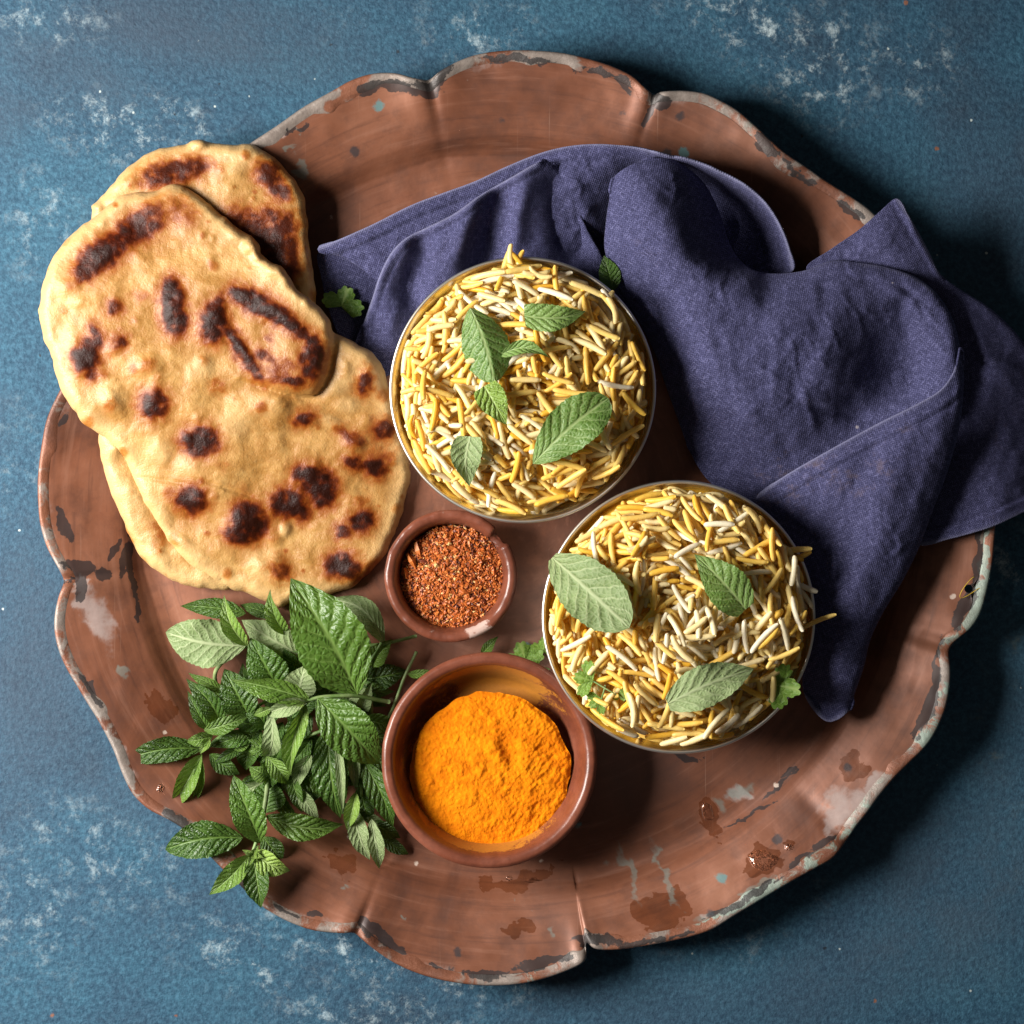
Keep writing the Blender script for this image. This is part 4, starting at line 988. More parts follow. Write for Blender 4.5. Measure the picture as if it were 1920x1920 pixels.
def rice(bowl, cx, cy, R_px, rim_z, edge_drop, dome, asym, n_grain, label, zones, seed):
    rs = np.random.default_rng(seed)
    e, bx, by, Rm, base = bowl
    C = 2.0                                                # heightmap cell, px
    n = int(2 * R_px / C) + 41; off = n // 2
    gx, gy = np.meshgrid((np.arange(n) - off) * C, (np.arange(n) - off) * C, indexing='ij')
    rho = np.hypot(gx, gy) / R_px
    tgt = (rim_z - edge_drop) / S + dome / S * (1 - np.clip(rho, 0, 1) ** 2.4) + 6 * fbm(gx, gy, 130, 3, seed)
    tgt = tgt + asym[2] / S * blob(gx, gy, asym[0], asym[1], 150, 95, asym[3])
    H0 = tgt - 13.0
    H = H0.copy(); ID = np.full((n, n), -1)
    # base mound
    lim = R_px - 7
    placed = []
    for gi in range(n_grain):
        cand = rs.uniform(-1, 1, (16, 2)) * lim
        cand = cand[np.hypot(*cand.T) < lim - 10]
        if not len(cand): continue
        ci = ((cand / C) + off).round().astype(int)
        gap = tgt[ci[:, 0], ci[:, 1]] - H[ci[:, 0], ci[:, 1]]
        b = int(np.argmax(gap))
        if gap[b] < -5: continue
        x, y = cand[b]
        # kind: clustered patches of white and saffron
        wz = sum(k * math.exp(-((x - zx) ** 2 + (y - zy) ** 2) / (2 * zr * zr)) for zx, zy, zr, k in zones)
        u = rs.uniform() + 0.0
        nz = 0.35 * float(gnoise(np.array([x / 60.0]), np.array([y / 60.0]), seed)[0])
        p = np.array([0.05 + 0.65 * max(wz, 0), 0.38, 0.46 + nz, 0.11 - nz * 0.4]); p = np.clip(p, 0.03, None); p /= p.sum()
        m = rs.choice(4, p=p); ki = m * 7 + rs.choice(7, p=[.16, .16, .16, .16, .16, .14, .06])
        _, L, r, bend, me, gv, gf = KINDS[ki]
        for att in range(6):
            yaw = rs.uniform(0, 2 * PI) if rs.uniform() < 0.65 else rs.normal(math.atan2(y, x) + 1.2 + 1.2 * float(gnoise(np.array([x / 90.0 + 7]), np.array([y / 90.0]), seed + 1)[0]), 0.35)
            dx, dy = math.cos(yaw), math.sin(yaw)
            if max(math.hypot(x + dx * L / 2, y + dy * L / 2), math.hypot(x - dx * L / 2, y - dy * L / 2)) < lim: break
        else: continue
        t = np.linspace(-0.46, 0.46, 11) * L
        hs = np.full(11, -1e9)
        for o_ in (-0.5, 0, 0.5):
            ix = ((x + t * dx - o_ * r * dy) / C + off).round().astype(int); iy = ((y + t * dy + o_ * r * dx) / C + off).round().astype(int)
            hs = np.maximum(hs, H[ix, iy])
        ks = np.linspace(-0.5, 0.5, 21)
        cc = (hs[None] - ks[:, None] * t[None]).max(1) + np.abs(ks) * 5
        bi = int(np.argmin(cc)); k = ks[bi]; c = (hs - k * t).max() + r - 5.5
        # stamp
        tt = np.linspace(-0.5, 0.5, int(L / 1.5)) * L
        prof = r * np.sqrt(np.clip(1 - (2 * tt / L) ** 4, 0.05, 1))
        for o_ in np.arange(-r, r + 0.1, 1.3):
            hgt = np.where(np.abs(o_) < prof, c + k * tt + np.sqrt(np.clip(prof ** 2 - o_ ** 2, 0, None)), -1e9)
            bo = bend * L * (1 - 4 * (tt / L) ** 2)
            ix = ((x + tt * dx - (o_ + bo) * dy) / C + off).round().astype(int); iy = ((y + tt * dy + (o_ + bo) * dx) / C + off).round().astype(int)
            up = hgt > H[ix, iy]
            np.maximum.at(H, (ix, iy), hgt); ID[ix[up], iy[up]] = len(placed)
        placed.append((x, y, c, yaw, math.atan(k), ki))
    # mound under the grains
    ang = np.linspace(0, 2 * PI, 72, endpoint=False)
    ang = np.linspace(0, 2 * PI, 200, endpoint=False)
    Rr = np.concatenate([[0.01], np.linspace(0.03, 1.0, 64)]) * (R_px - 8)
    X = Rr[:, None] * np.cos(ang)[None]; Y = Rr[:, None] * np.sin(ang)[None]
    ii = (X / C + off).round().astype(int); jj = (Y / C + off).round().astype(int)
    Zm = H0[ii, jj] + 6.0 + 3.2 * fbm(X, Y, 15, 3, seed + 6) - 9 * sstep(0.93, 1.0, Rr / (R_px - 8))[:, None]
    def cw(x, y, z):                                       # local px offsets, z px above table -> world; +y of the map is up in the photo
        zz = np.asarray(z) * S
        return np.stack([bx + np.asarray(x) * S, by + np.asarray(y) * S, zz], -1)
    root = mesh_np('rice_serving', cw(X, Y, Zm).reshape(-1, 3), grid_faces(len(Rr), 200, True), M_RICE[3])
    tag(root, label, 'rice')
    vis = np.bincount(ID[ID >= 0], minlength=len(placed))
    order = np.argsort(-vis); top = set(order[:293].tolist())
    SV, SF, SM, ST = [], [], [], []; nv = 0
    for i, (x, y, c, yaw, pit, ki) in enumerate(placed):
        m, L, r, bend, me, gv, gf = KINDS[ki]
        Mx = Matrix.Translation(Vector(cw(x, y, c))) @ Matrix.Rotation(yaw, 4, 'Z') @ Matrix.Rotation(-pit, 4, 'Y') @ Matrix.Rotation(rs.uniform(-0.5, 0.5), 4, 'X')
        if i in top:
            o = bpy.data.objects.new('rice_grain', me); COL.objects.link(o); o.parent = root; o.matrix_world = Mx
        elif vis[i] > 0:
            A = np.array(Mx); SV.append(gv @ A[:3, :3].T + A[:3, 3]); SF += [tuple(a + nv for a in f) for f in gf]; SM += [m] * len(gf); ST.append(np.full(len(gv), rs.uniform()))
            nv += len(gv)
    if SV:
        o = mesh_np('rice_grain', np.vstack(SV), SF, M_RICE, parent=root, fmat=SM, attrs={'tone': np.concatenate(ST)}); tag(o, kind='stuff')
    print('RICE', len(placed), int((vis > 0).sum()))
    def height(px, py):
        """world z (m) of the heap's top at a photo pixel"""
        z = rim_z
        for _ in range(3):
            wx, wy, _z = W(px, py, z)
            i = int(round((wx - bx) / S / C)) + off; j = int(round((wy - by) / S / C)) + off
            sl = H[max(i - 3, 0):i + 4, max(j - 3, 0):j + 4]
            z = float(np.percentile(sl, 80)) * S if sl.size else rim_z
        return z
    return root, height

# inner radius of the heap in true px units at its height
rice_a, rice_ha = rice(bowl_a, 980, 731, bowl_a[3] / S - 7, 0.044, 0.0045, 0.0150, (120, -190, -0.006, -30), 2600,
     'mound of yellow and white long-grain rice filling the bowl nearer the top', [(-15, 90, 48, 1.0), (-40, 130, 30, 0.8), (-60, -150, 70, 0.3), (-120, -20, 80, 0.25)], 3)
rice_b, rice_hb = rice(bowl_b, 1272, 1157, bowl_b[3] / S - 7, 0.046, 0.0045, 0.0150, (110, -190, -0.005, -30), 2600,
     'mound of yellow and white long-grain rice filling the bowl beside the turmeric', [(60, -40, 60, 1.0), (100, 25, 40, 0.7), (60, 130, 40, 0.7), (225, 60, 30, 0.6)], 9)
# ------------------------------------------------------------------ linen napkin: one cloth, its visible folds laid over each other
def ridge(px, py, x0, y0, x1, y1, w, h):
    """long soft wrinkle from (x0, y0) to (x1, y1), h in mm (negative: a valley)"""
    dx, dy = x1 - x0, y1 - y0; L = math.hypot(dx, dy)
    u = ((px - x0) * dx + (py - y0) * dy) / L; v = (-(px - x0) * dy + (py - y0) * dx) / L
    v = v + 5 * fbm(u, v * 0 + x0, 70, 2, int(x0) % 97)
    env = sstep(-0.25 * L, 0.2 * L, u) * sstep(1.25 * L, 0.8 * L, u)
    return h * env * np.exp(-(v / w) ** 2)

NV, NF, NU, NS, NE = [], [], [], [], []
noff = 0
def sheet(outline, ctrl, ridges=(), roll=(), hem=(), rot=0.0, step=5.0, wr=0.95, seed=0):
    """outline (px, py, z mm); roll: list of (i0, i1, radius px, drop mm) outline stretches that curl under; hem: stretches with a stitched hem"""
    global noff
    px, py, F, d, w, B = fill_poly(outline, step, insets=(0.3, 0.8))
    tps = TPS(list(outline) + list(ctrl))
    z = tps(px, py)
    for r in ridges: z = z + ridge(px, py, *r)
    soft = sstep(0, 40, d) * 0.7 + 0.3
    z = z + soft * wr * (0.9 * fbm(px, py, 75, 3, seed + 1) + 0.45 * fbm(px + 0.6 * py, py - 0.5 * px, 30, 2, seed + 4))
    O = np.array(outline, float)
    def stretch(i0, i1):
        idx = list(range(i0, i1 + 1)) if i1 >= i0 else list(range(i0, len(O))) + list(range(0, i1 + 1))
        return resample(O[idx], 8, closed=False)
    # fine sharp creases, pressed in at random
    cr = 0
    for a_, sc_, am in ((0.5, 150, 0.75), (1.7, 120, 0.6), (2.6, 90, 0.4)):
        u_ = (px * math.cos(a_ + rot) + py * math.sin(a_ + rot)); v_ = (-px * math.sin(a_ + rot) + py * math.cos(a_ + rot))
        n_ = fbm(u_ / 3.2, v_, sc_ / 2.2, 2, seed + 40)
        msk = sstep(-0.1, 0.5, fbm(px, py, 140, 2, seed + 60))
        cr = cr + am * msk * np.exp(-(n_ / 0.05) ** 2)
    z = z + soft * wr * cr
    for i0, i1, r, dr in roll:
        dd, _ = dist_poly(px, py, stretch(i0, i1), closed=False)
        z = z - dr * (1 - np.sqrt(np.clip(1 - (1 - np.clip(dd / r, 0, 1)) ** 2, 0, 1)))
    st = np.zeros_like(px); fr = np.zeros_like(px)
    for i0, i1, wd in hem:
        dd, _ = dist_poly(px, py, stretch(i0, i1), closed=False)
        z = z + 0.9 * sstep(wd + 2, wd - 4, dd) - 0.7 * np.exp(-((dd - wd) / 3.0) ** 2) + 0.5 * np.exp(-((dd - 3) / 4) ** 2)
        fr = np.maximum(fr, np.exp(-(dd / 3.2) ** 2))  # thin band at the edge for the painted hem highlight
        st = np.maximum(st, np.exp(-((dd - wd) / 2.2) ** 2) * (0.55 + 0.45 * np.sin((px + 1.3 * py) * 0.55)))
    z = np.maximum(z * 1e-3, tray_z(px, py) * (np.hypot(px - TC[0], py - TC[1]) < 870) + 0.0020)
    P = Wa(px, py, z)
    # give way to the bowls standing on the cloth
    for bx, by, R, rz, base in BOWLS:
        r = np.hypot(P[:, 0] - bx, P[:, 1] - by)
        zr = np.clip((P[:, 2] - base) / (rz - base), 0, 1)
        lim = R * np.interp(zr, [0, 0.10, 0.35, 0.68, 1.0], [0.70, 0.80, 0.885, 0.945, 1.0]) + 0.0014
        m = r < lim
        zmax = np.interp(r / R, [0, 0.68, 0.80, 0.885, 0.945, 1.0], [0, 0, 0.10, 0.35, 0.68, 1.0]) * (rz - base) + base - 0.0022
        P[m, 2] = np.minimum(P[m, 2], np.maximum(zmax[m], TRAY0 + 0.0002))
    ca, sa = math.cos(rot), math.sin(rot)
    NV.append(P); NF.append(F + noff); noff += len(P)
    NU.append(np.stack([px * ca + py * sa, -px * sa + py * ca], -1)); NS.append(st)
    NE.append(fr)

# under layer in the shade at the left
sheet([(596,474,15),(602,520,14),(616,580,13),(640,640,12),(675,690,11),(735,700,10),(780,600,11),(760,520,13),(700,490,15),(640,470,16)], [(680,580,12)], rot=0.4, wr=0.4, seed=2)
# long back band: from the left tip along the top arc to the upright hem at the right
N1 = [(595,467,23),(640,447,25),(700,420,27),(770,385,29),(830,362,31),(890,340,33),(950,312,36),(1010,288,39),(1060,275,41),(1110,270,43),(1160,272,44),(1200,278,45),(1235,287,47),
      (1260,294,46),(1290,299,45),(1340,318,45),(1400,350,43),(1440,388,40),(1465,430,36),(1480,470,31),(1487,507,24),(1440,525,12),(1400,540,11),(1300,420,14),(1230,360,18),(1185,400,15),(1150,470,14),(1110,510,15),(1000,520,16),(900,500,17),
      (800,540,17),(745,585,15),(713,536,19),(682,507,21),(640,482,22)]
sheet(N1, [(1150,300,43),(1100,300,42),(1080,340,38),(1100,400,30),(1120,430,22),(900,380,30),(800,410,27),(700,455,26),(1000,320,37),(1290,326,26),(1335,347,19),(1394,383,16),(1430,425,14),(1447,470,13),(1360,420,14),(1220,310,36),(1180,340,28)],
      ridges=[(700,470,1000,330,14,0.8),(1060,300,1110,420,16,1.2),(620,470,740,430,9,0.6)], hem=[(0,12,26),(12,20,17)], roll=[(33,34,14,3),(34,0,14,3)], rot=0.45, seed=10)
# second fold over the band, left of the big gap
N2 = [(668,655,13),(684,600,18),(699,555,23),(712,515,28),(733,474,32),(760,447,35),(800,426,37),(850,401,40),(900,366,42),(960,331,45),(1005,306,47),(1030,303,47),(1055,325,44),(1078,375,38),(1100,425,33),(1122,465,28),(1138,495,25),
      (1190,570,20),(1150,640,16),(1000,620,15),(900,600,15),(800,630,13),(740,690,11)]
sheet(N2, [(762,470,37),(795,505,24),(845,468,37),(880,440,38),(918,430,34),(950,440,33),(983,395,39),(1030,395,36),(1070,425,30),(1110,460,24),
           (722,590,27),(765,560,20),(812,525,31),(850,520,30),(905,500,22),(960,470,31),(1000,480,30),(1050,500,25),(900,390,43),(940,370,40),(990,335,46),(1020,350,42)],
      ridges=[(938,350,905,500,26,-6.5),(885,385,850,500,20,3.0),(1045,320,1075,470,30,-7.0),(985,345,965,470,16,3.0),(790,440,765,560,20,-6.0),(760,520,730,640,12,1.4),(800,460,775,600,8,-1.2),(970,360,960,470,10,1.2),(830,440,815,520,7,0.8)], roll=[(0,11,10,2.0),(11,16,14,3)], hem=[(1,10,15)], rot=0.15, wr=0.6, seed=20)
# right-hand layer that hangs over the rim
N5 = [(1512,505,30),(1560,466,34),(1610,431,37),(1650,396,39),(1682,372,40),(1703,402,38),(1725,440,36),(1745,478,34),(1762,512,32),(1800,542,32),(1850,573,31),(1890,608,28),(1925,648,26),(2000,740,18),(2015,915,16),(1925,958,25),(1860,988,30),
      (1780,1011,29),(1722,1022,28),(1660,1000,24),(1640,900,25),(1660,700,27),(1640,560,29),(1580,530,29)]
sheet(N5, [(1640,450,41),(1690,440,41),(1720,480,38),(1660,500,36),(1780,620,31),(1860,700,33),(1850,850,33),(1800,950,30),(1870,930,32),(1910,800,26),(1790,800,29)],
      ridges=[(1700,390,1745,520,9,0.9),(1770,540,1880,700,16,1.2),(1800,640,1840,860,22,-1.0),(1600,450,1660,520,14,-0.8),(1890,640,1900,860,20,0.8)], hem=[(14,18,27),(4,8,14)], roll=[(8,13,10,2)], rot=-0.25, seed=50)
# big rounded fold in the middle
N3 = [(1152,331,47),(1142,375,46),(1135,425,42),(1134,470,38),(1152,522,33),(1192,592,27),(1227,660,23),(1247,720,20),(1272,790,18),(1300,860,16),(1335,908,15),(1395,950,16),(1440,965,18),(1560,890,28),(1640,840,33),(1720,795,38),(1775,760,40),
      (1803,700,43),(1798,640,44),(1783,590,44),(1752,546,44),(1712,517,43),(1662,500,42),(1612,492,41),(1562,488,40),(1502,508,38),(1432,511,34),(1392,492,30),(1368,455,25),(1352,405,24),(1325,350,32),(1290,315,42),(1250,297,47),(1200,302,49)]
sheet(N3, [(1200,350,54),(1225,410,56),(1262,470,56),(1290,400,49),(1312,440,43),(1330,420,34),(1345,480,40),(1400,530,47),(1300,540,51),(1240,520,46),(1400,600,50),(1340,680,47),(1270,640,37),(1280,710,31),(1500,560,49),(1600,540,46),(1690,550,43),
           (1500,690,48),(1440,780,41),(1370,830,30),(1570,640,49),(1605,650,43),(1650,665,33),(1690,692,28),(1722,702,31),(1755,682,42),(1780,670,48),(1655,725,28),(1600,720,38),(1610,775,28),(1560,795,31),(1690,745,29),(1480,850,30),(1530,740,44),(1745,620,42),(1700,610,37)],
      ridges=[(1200,340,1330,520,26,1.2),(1350,520,1560,700,30,1.0),(1560,520,1480,760,18,-1.4),(1690,560,1700,640,16,-1.2),(1280,560,1420,800,24,1.4),(1420,620,1600,640,16,-0.8),(1230,480,1400,520,14,0.9),
              (1500,760,1620,780,10,-2.2),(1500,720,1530,800,8,1.0),(1440,520,1420,620,12,-0.8),(1520,520,1540,600,10,0.7),(1650,520,1750,600,9,1.2),(1690,530,1770,640,6,-0.8),(1340,620,1380,760,10,-0.8),(1460,620,1450,760,9,0.7)],
      roll=[(0,9,26,5),(17,26,20,4.5),(26,31,14,3),(31,33,10,2)], hem=[(20,23,30)], rot=0.62, seed=30)
# front flap with the long stitched hem
N4 = [(1418,932,22),(1470,893,31),(1540,852,39),(1640,797,45),(1720,757,49),(1765,729,51),(1790,692,52),(1803,650,50),(1807,720,50),(1799,800,48),(1778,880,45),(1748,960,41),(1722,1030,38),(1692,1090,37),(1657,1147,36),(1632,1200,35),(1620,1250,34),
      (1603,1300,32),(1592,1333,30),(1550,1353,26),(1509,1305,24),(1505,1240,26),(1507,1150,28),(1480,1040,26),(1432,975,23)]
sheet(N4, [(1560,900,44),(1640,860,49),(1700,830,52),(1760,800,52),(1700,900,51),(1600,960,44),(1670,980,47),(1550,1000,36),(1620,1060,43),(1500,980,30),(1580,1130,41),(1535,1120,33),(1570,1200,39),(1605,1180,38),(1540,1260,33),(1585,1280,35),(1740,860,50)],
      ridges=[(1700,800,1600,1100,24,1.2),(1640,840,1520,1060,20,-1.2),(1760,820,1680,1060,14,0.8),(1540,900,1500,1010,14,-1.0),(1660,1000,1580,1250,18,1.0),(1600,1000,1540,1250,18,-1.0)],
      roll=[(7,18,16,3.5)], hem=[(0,6,33),(18,20,8)], rot=-0.55, seed=60)
nap = mesh_np('linen_napkin', np.vstack(NV), np.vstack(NF), M_LINEN, uv=np.vstack(NU), attrs={'stitch': np.concatenate(NS), 'hem_highlight': np.concatenate(NE)})
tag(nap, 'crumpled navy blue linen napkin lying behind the rice bowls and over the right rim', 'napkin')
sd = nap.modifiers.new('thickness', 'SOLIDIFY'); sd.thickness = 0.0009; sd.offset = -1
# ------------------------------------------------------------------ leaves
LR = np.random.default_rng(99)
def leaf(base, tip, width, kind, parent=None, fold=0.18, arch=0.10, side=0.0, twist=0.0, seed=0, nu=34, nvv=12, serr=0.055, peak=0.42, cup=0.0, name='leaf', tipcurl=0.0, cut=0.0):
    """base, tip: (px, py, z mm); width px. fold: V along the midrib; arch: bow along the length; side: sideways bow; twist in radians"""
    rs = np.random.default_rng(seed + 1000)
    B = np.array(W(base[0], base[1], base[2] * 1e-3)); T = np.array(W(tip[0], tip[1], tip[2] * 1e-3))
    a = T - B; L = np.linalg.norm(a); a = a / L
    s = np.cross(a, [0, 0, 1.0]); s /= np.linalg.norm(s); n = np.cross(s, a)
    u = np.linspace(0, 1, nu + 1); v = np.linspace(-1, 1, nvv + 1)
    U, Vv = np.meshgrid(u, v, indexing='ij')
    U2 = cut + U * (1 - cut)
    p = (U2 ** 0.82) * ((1 - U2) ** (0.82 * (1 - peak) / peak)); p = p / p.max()
    hw = 0.5 * width * S * p
    saw = (U2 * 15 % 1.0)
    edge = np.abs(Vv) ** 6
    hw = hw * (1 + edge * serr * (1.4 * (1 - saw) - 0.7) * (U2 > 0.08) * (U2 < 0.98))
    lat = hw * Vv
    ph = twist * (U - 0.4) * 2
    aV = np.abs(Vv)
    up = hw * aV * fold - cup * hw * aV ** 2
    up = up + 0.06 * hw * (aV ** 1.5) * np.sin(U * (10 + 4 * rs.uniform()) + Vv * 1.5 + rs.uniform(0, 6)) * 2.0
    # quilting between the veins
    tri = np.abs(((U2 * 8 - aV ** 0.85 * 2.0 + 0.5) % 1.0) - 0.5) * 2
    up = up + 0.008 * width * S * p * tri * sstep(0, 0.3, aV) * sstep(1.0, 0.7, aV) * (-1 if kind == 'P' else 1)
    lat2 = lat * np.cos(ph) - up * np.sin(ph); up2 = lat * np.sin(ph) + up * np.cos(ph)
    bow = np.sin(PI * U)
    X = B + a * (U * L)[..., None] + s * (lat2 + side * L * bow)[..., None] + n * (up2 + arch * L * bow - tipcurl * L * U ** 4)[..., None]
    X = X + np.array([0, 0, 1.0]) * 0.00012 * fbm(U * 30, Vv * 8 + seed, 6, 2, seed)[..., None]
    X[..., 2] = np.maximum(X[..., 2], 0.0015)
    return mesh_np(name, X.reshape(-1, 3), grid_faces(nu + 1, nvv + 1), M_LEAF[kind], parent,
                   uv=np.stack([U2, Vv * 0.5 + 0.5], -1).reshape(-1, 2))

# ------------------------------------------------------------------ mint sprigs (coordinates measured in a crop: scale and origin below)
KX = 600 / 1745.0
def zc(x, y): return 200 + KX * x, 1060 + KX * y
def zl(b, t, w, k, zb, zt, parent, **kw):
    (bx, by), (tx, ty) = zc(*b), zc(*t)
    r_ = random.Random(int(b[0] * 7 + t[0] * 3 + t[1]))
    kw['twist'] = kw.get('twist', 0) + r_.uniform(-0.35, 0.35); kw['fold'] = kw.get('fold', 0.18) * 1.25 + 0.06; kw['tipcurl'] = r_.uniform(0.02, 0.14); kw['side'] = kw.get('side', 0) + r_.uniform(-0.03, 0.03)
    o = leaf((bx, by, zb), (tx, ty, zt), w * KX * 0.84, k, None, seed=int(b[0] * 3 + t[1]), **kw)
    adopt(o, parent); return o
def stem(pts, r, parent):
    """pts in crop coordinates with z mm"""
    P = resample(np.array([[*zc(x, y), z] for x, y, z in pts]), 6, closed=False)
    V = Wa(P[:, 0], P[:, 1], P[:, 2] * 1e-3)
    rr = np.linspace(r[0], r[1], len(V)) * S
    o = tube('stem', V, rr, M_STEM); adopt(o, parent); return o
def sprig(x, y, z, label):
    px, py = zc(x, y)
    return empty('mint_sprig', W(px, py, z * 1e-3), label, 'mint', 'mint sprigs bunched on the tray')

A = sprig(1380, 720, 20, 'mint sprig with the largest upright leaf, uppermost in the bunch beside the turmeric dish')
stem([(1540,745,17),(1460,730,22),(1370,712,27),(1280,712,31),(1160,720,34),(1080,745,35)], (4.2, 3.4), A)
zl((1368,708), (1003,78), 450, 'G', 28, 40, A, fold=0.10, arch=0.10, side=0.02, peak=0.45)
zl((1148,722), (1490,1095), 310, 'G', 35, 26, A, fold=0.16, arch=0.10, side=-0.05, peak=0.45)
zl((1110,738), (672,622), 150, 'M', 35, 40, A, fold=0.75, arch=0.05, side=0.06, twist=0.15)
zl((1085,755), (1000,1160), 120, 'Y', 35, 30, A, fold=0.9, arch=0.10, side=0.05, twist=-0.3)
zl((1090,745), (850,815), 110, 'P', 37, 36, A, fold=0.6, arch=0.14, twist=0.3)
zl((900,800), (845,1065), 120, 'P', 36, 22, A, fold=0.3, arch=0.18, side=-0.14, twist=0.4)
zl((1080,750), (930,790), 80, 'Y', 38, 38, A, fold=0.7, arch=0.1)
zl((900,775), (800,820), 60, 'Y', 37, 35, A, fold=0.5, arch=0.1)

Bs = sprig(960, 440, 18, 'mint sprig with pale furry leaf undersides, nearest the naan')
stem([(600,660,9),(590,600,14),(620,540,18),(745,445,22),(900,440,22),(1060,470,20),(1350,440,19),(1500,430,19),(1690,385,14)], (4.0, 3.2), Bs)
zl((760,438), (318,368), 310, 'P', 24, 27, Bs, fold=0.05, arch=0.06, side=-0.02, peak=0.50)
zl((760,262), (400,222), 130, 'D', 17, 16, Bs, fold=0.12, arch=0.08, side=0.06)
zl((765,440), (640,165), 120, 'Y', 26, 31, Bs, fold=0.6, arch=0.12, side=-0.10, twist=0.5)
zl((1060,490), (735,300), 235, 'P', 20, 24, Bs, fold=0.05, arch=0.06)
zl((1000,560), (860,490), 170, 'P', 15, 17, Bs, fold=0.05, arch=0.06)
zl((975,380), (893,130), 110, 'M', 23, 30, Bs, fold=0.6, arch=0.10, side=-0.04, twist=0.3)
zl((930,280), (720,215), 90, 'D', 18, 16, Bs, fold=0.2, arch=0.06)
zl((1515,432), (1195,185), 170, 'P', 19, 17, Bs, fold=0.35, arch=0.12, side=0.20, twist=0.35, peak=0.5)
zl((1430,545), (1555,405), 130, 'M', 15, 19, Bs, fold=0.5, arch=0.10)
zl((1390,620), (1640,575), 170, 'D', 11, 12, Bs, fold=0.15, arch=0.10)
zl((1400,480), (1500,600), 110, 'D', 12, 12, Bs, fold=0.15, arch=0.10)
zl((1330,330), (1450,500), 120, 'D', 13, 14, Bs, fold=0.2, arch=0.10)

Cs = sprig(640, 850, 14, 'mint sprig reaching furthest left over the tray flange')
stem([(800,830,17),(700,880,17),(600,950,18),(540,1005,18)], (4.4, 3.4), Cs)
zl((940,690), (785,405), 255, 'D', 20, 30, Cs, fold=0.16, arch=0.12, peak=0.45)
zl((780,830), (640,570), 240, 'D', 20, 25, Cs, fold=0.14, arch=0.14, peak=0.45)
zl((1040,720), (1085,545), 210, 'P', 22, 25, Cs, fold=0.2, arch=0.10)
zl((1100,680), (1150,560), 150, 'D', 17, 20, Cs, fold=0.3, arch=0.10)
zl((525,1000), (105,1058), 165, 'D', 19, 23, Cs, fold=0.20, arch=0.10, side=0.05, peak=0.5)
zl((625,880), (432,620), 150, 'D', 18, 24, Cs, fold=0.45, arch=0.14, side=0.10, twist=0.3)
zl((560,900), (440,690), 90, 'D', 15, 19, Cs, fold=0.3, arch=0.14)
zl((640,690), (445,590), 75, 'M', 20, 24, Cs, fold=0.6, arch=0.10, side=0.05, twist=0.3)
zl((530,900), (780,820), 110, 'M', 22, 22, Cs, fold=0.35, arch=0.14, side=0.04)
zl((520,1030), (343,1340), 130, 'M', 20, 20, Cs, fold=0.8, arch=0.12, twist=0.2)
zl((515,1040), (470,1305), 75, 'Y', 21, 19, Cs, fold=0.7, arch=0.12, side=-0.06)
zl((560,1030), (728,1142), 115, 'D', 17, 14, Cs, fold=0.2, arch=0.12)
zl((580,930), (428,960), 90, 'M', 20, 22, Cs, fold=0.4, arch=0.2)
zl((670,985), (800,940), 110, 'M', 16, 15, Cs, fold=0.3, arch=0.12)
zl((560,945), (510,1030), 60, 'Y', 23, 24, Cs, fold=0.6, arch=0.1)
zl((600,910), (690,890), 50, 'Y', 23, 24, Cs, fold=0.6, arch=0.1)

Ds = sprig(850, 1400, 16, 'mint sprig hanging over the lower rim with bright young leaves at its tip')
stem([(880,1140,20),(872,1250,24),(850,1380,27),(835,1450,29),(795,1570,31)], (5.0, 3.2), Ds)
zl((745,1485), (315,1557), 235, 'D', 27, 30, Ds, fold=0.12, arch=0.07, side=0.06, peak=0.5)
zl((840,1515), (692,1150), 205, 'G', 30, 38, Ds, fold=0.30, arch=0.10, peak=0.48)
zl((868,1365), (1300,1415), 170, 'M', 26, 18, Ds, fold=0.25, arch=0.10, side=0.08, peak=0.4)
zl((870,1350), (900,1160), 220, 'D', 19, 18, Ds, fold=0.08, arch=0.08)
zl((780,1580), (558,1798), 135, 'M', 31, 34, Ds, fold=0.45, arch=0.10, side=-0.06, twist=0.2)
zl((800,1590), (842,1872), 165, 'G', 31, 31, Ds, fold=0.35, arch=0.12)
zl((800,1560), (1003,1668), 150, 'Y', 32, 31, Ds, fold=0.4, arch=0.14, side=0.06)
zl((850,1480), (960,1620), 150, 'D', 23, 19, Ds, fold=0.2, arch=0.10)
zl((885,1150), (775,1095), 120, 'M', 22, 25, Ds, fold=0.5, arch=0.22, twist=0.4)
zl((870,1040), (985,1195), 120, 'M', 25, 20, Ds, fold=0.5, arch=0.20, side=-0.1, twist=0.3)
for a_, L_, k_ in ((20, 60, 'Y'), (110, 70, 'Y'), (200, 65, 'Y'), (300, 55, 'Y'), (60, 45, 'Y')):
    zl((800,1575), (800 + L_ * math.cos(math.radians(a_)), 1575 + L_ * math.sin(math.radians(a_))), 42, k_, 33, 36, Ds, fold=0.6, arch=0.15)

Es = sprig(1300, 1200, 16, 'mint sprig of drooping leaves tucked against the turmeric dish')
stem([(1440,740,17),(1430,850,18),(1330,1000,18),(1380,1150,19),(1390,1260,18)], (4.5, 3.0), Es)
stem([(1690,470,14),(1620,620,13),(1560,780,12),(1495,900,10)], (3.0, 3.0), Es)
zl((1205,875), (1272,1388), 230, 'G', 24, 18, Es, fold=0.15, arch=0.12, side=0.03, peak=0.42)
zl((1255,930), (1283,1370), 62, 'P', 27, 22, Es, fold=0.5, arch=0.12, side=-0.03, serr=0.02)
zl((1395,1060), (1562,1435), 160, 'D', 20, 16, Es, fold=0.3, arch=0.12, side=-0.06)
zl((1360,1235), (1308,1445), 95, 'Y', 21, 19, Es, fold=0.7, arch=0.12)
zl((1340,1320), (1437,1615), 130, 'P', 19, 14, Es, fold=0.3, arch=0.08)
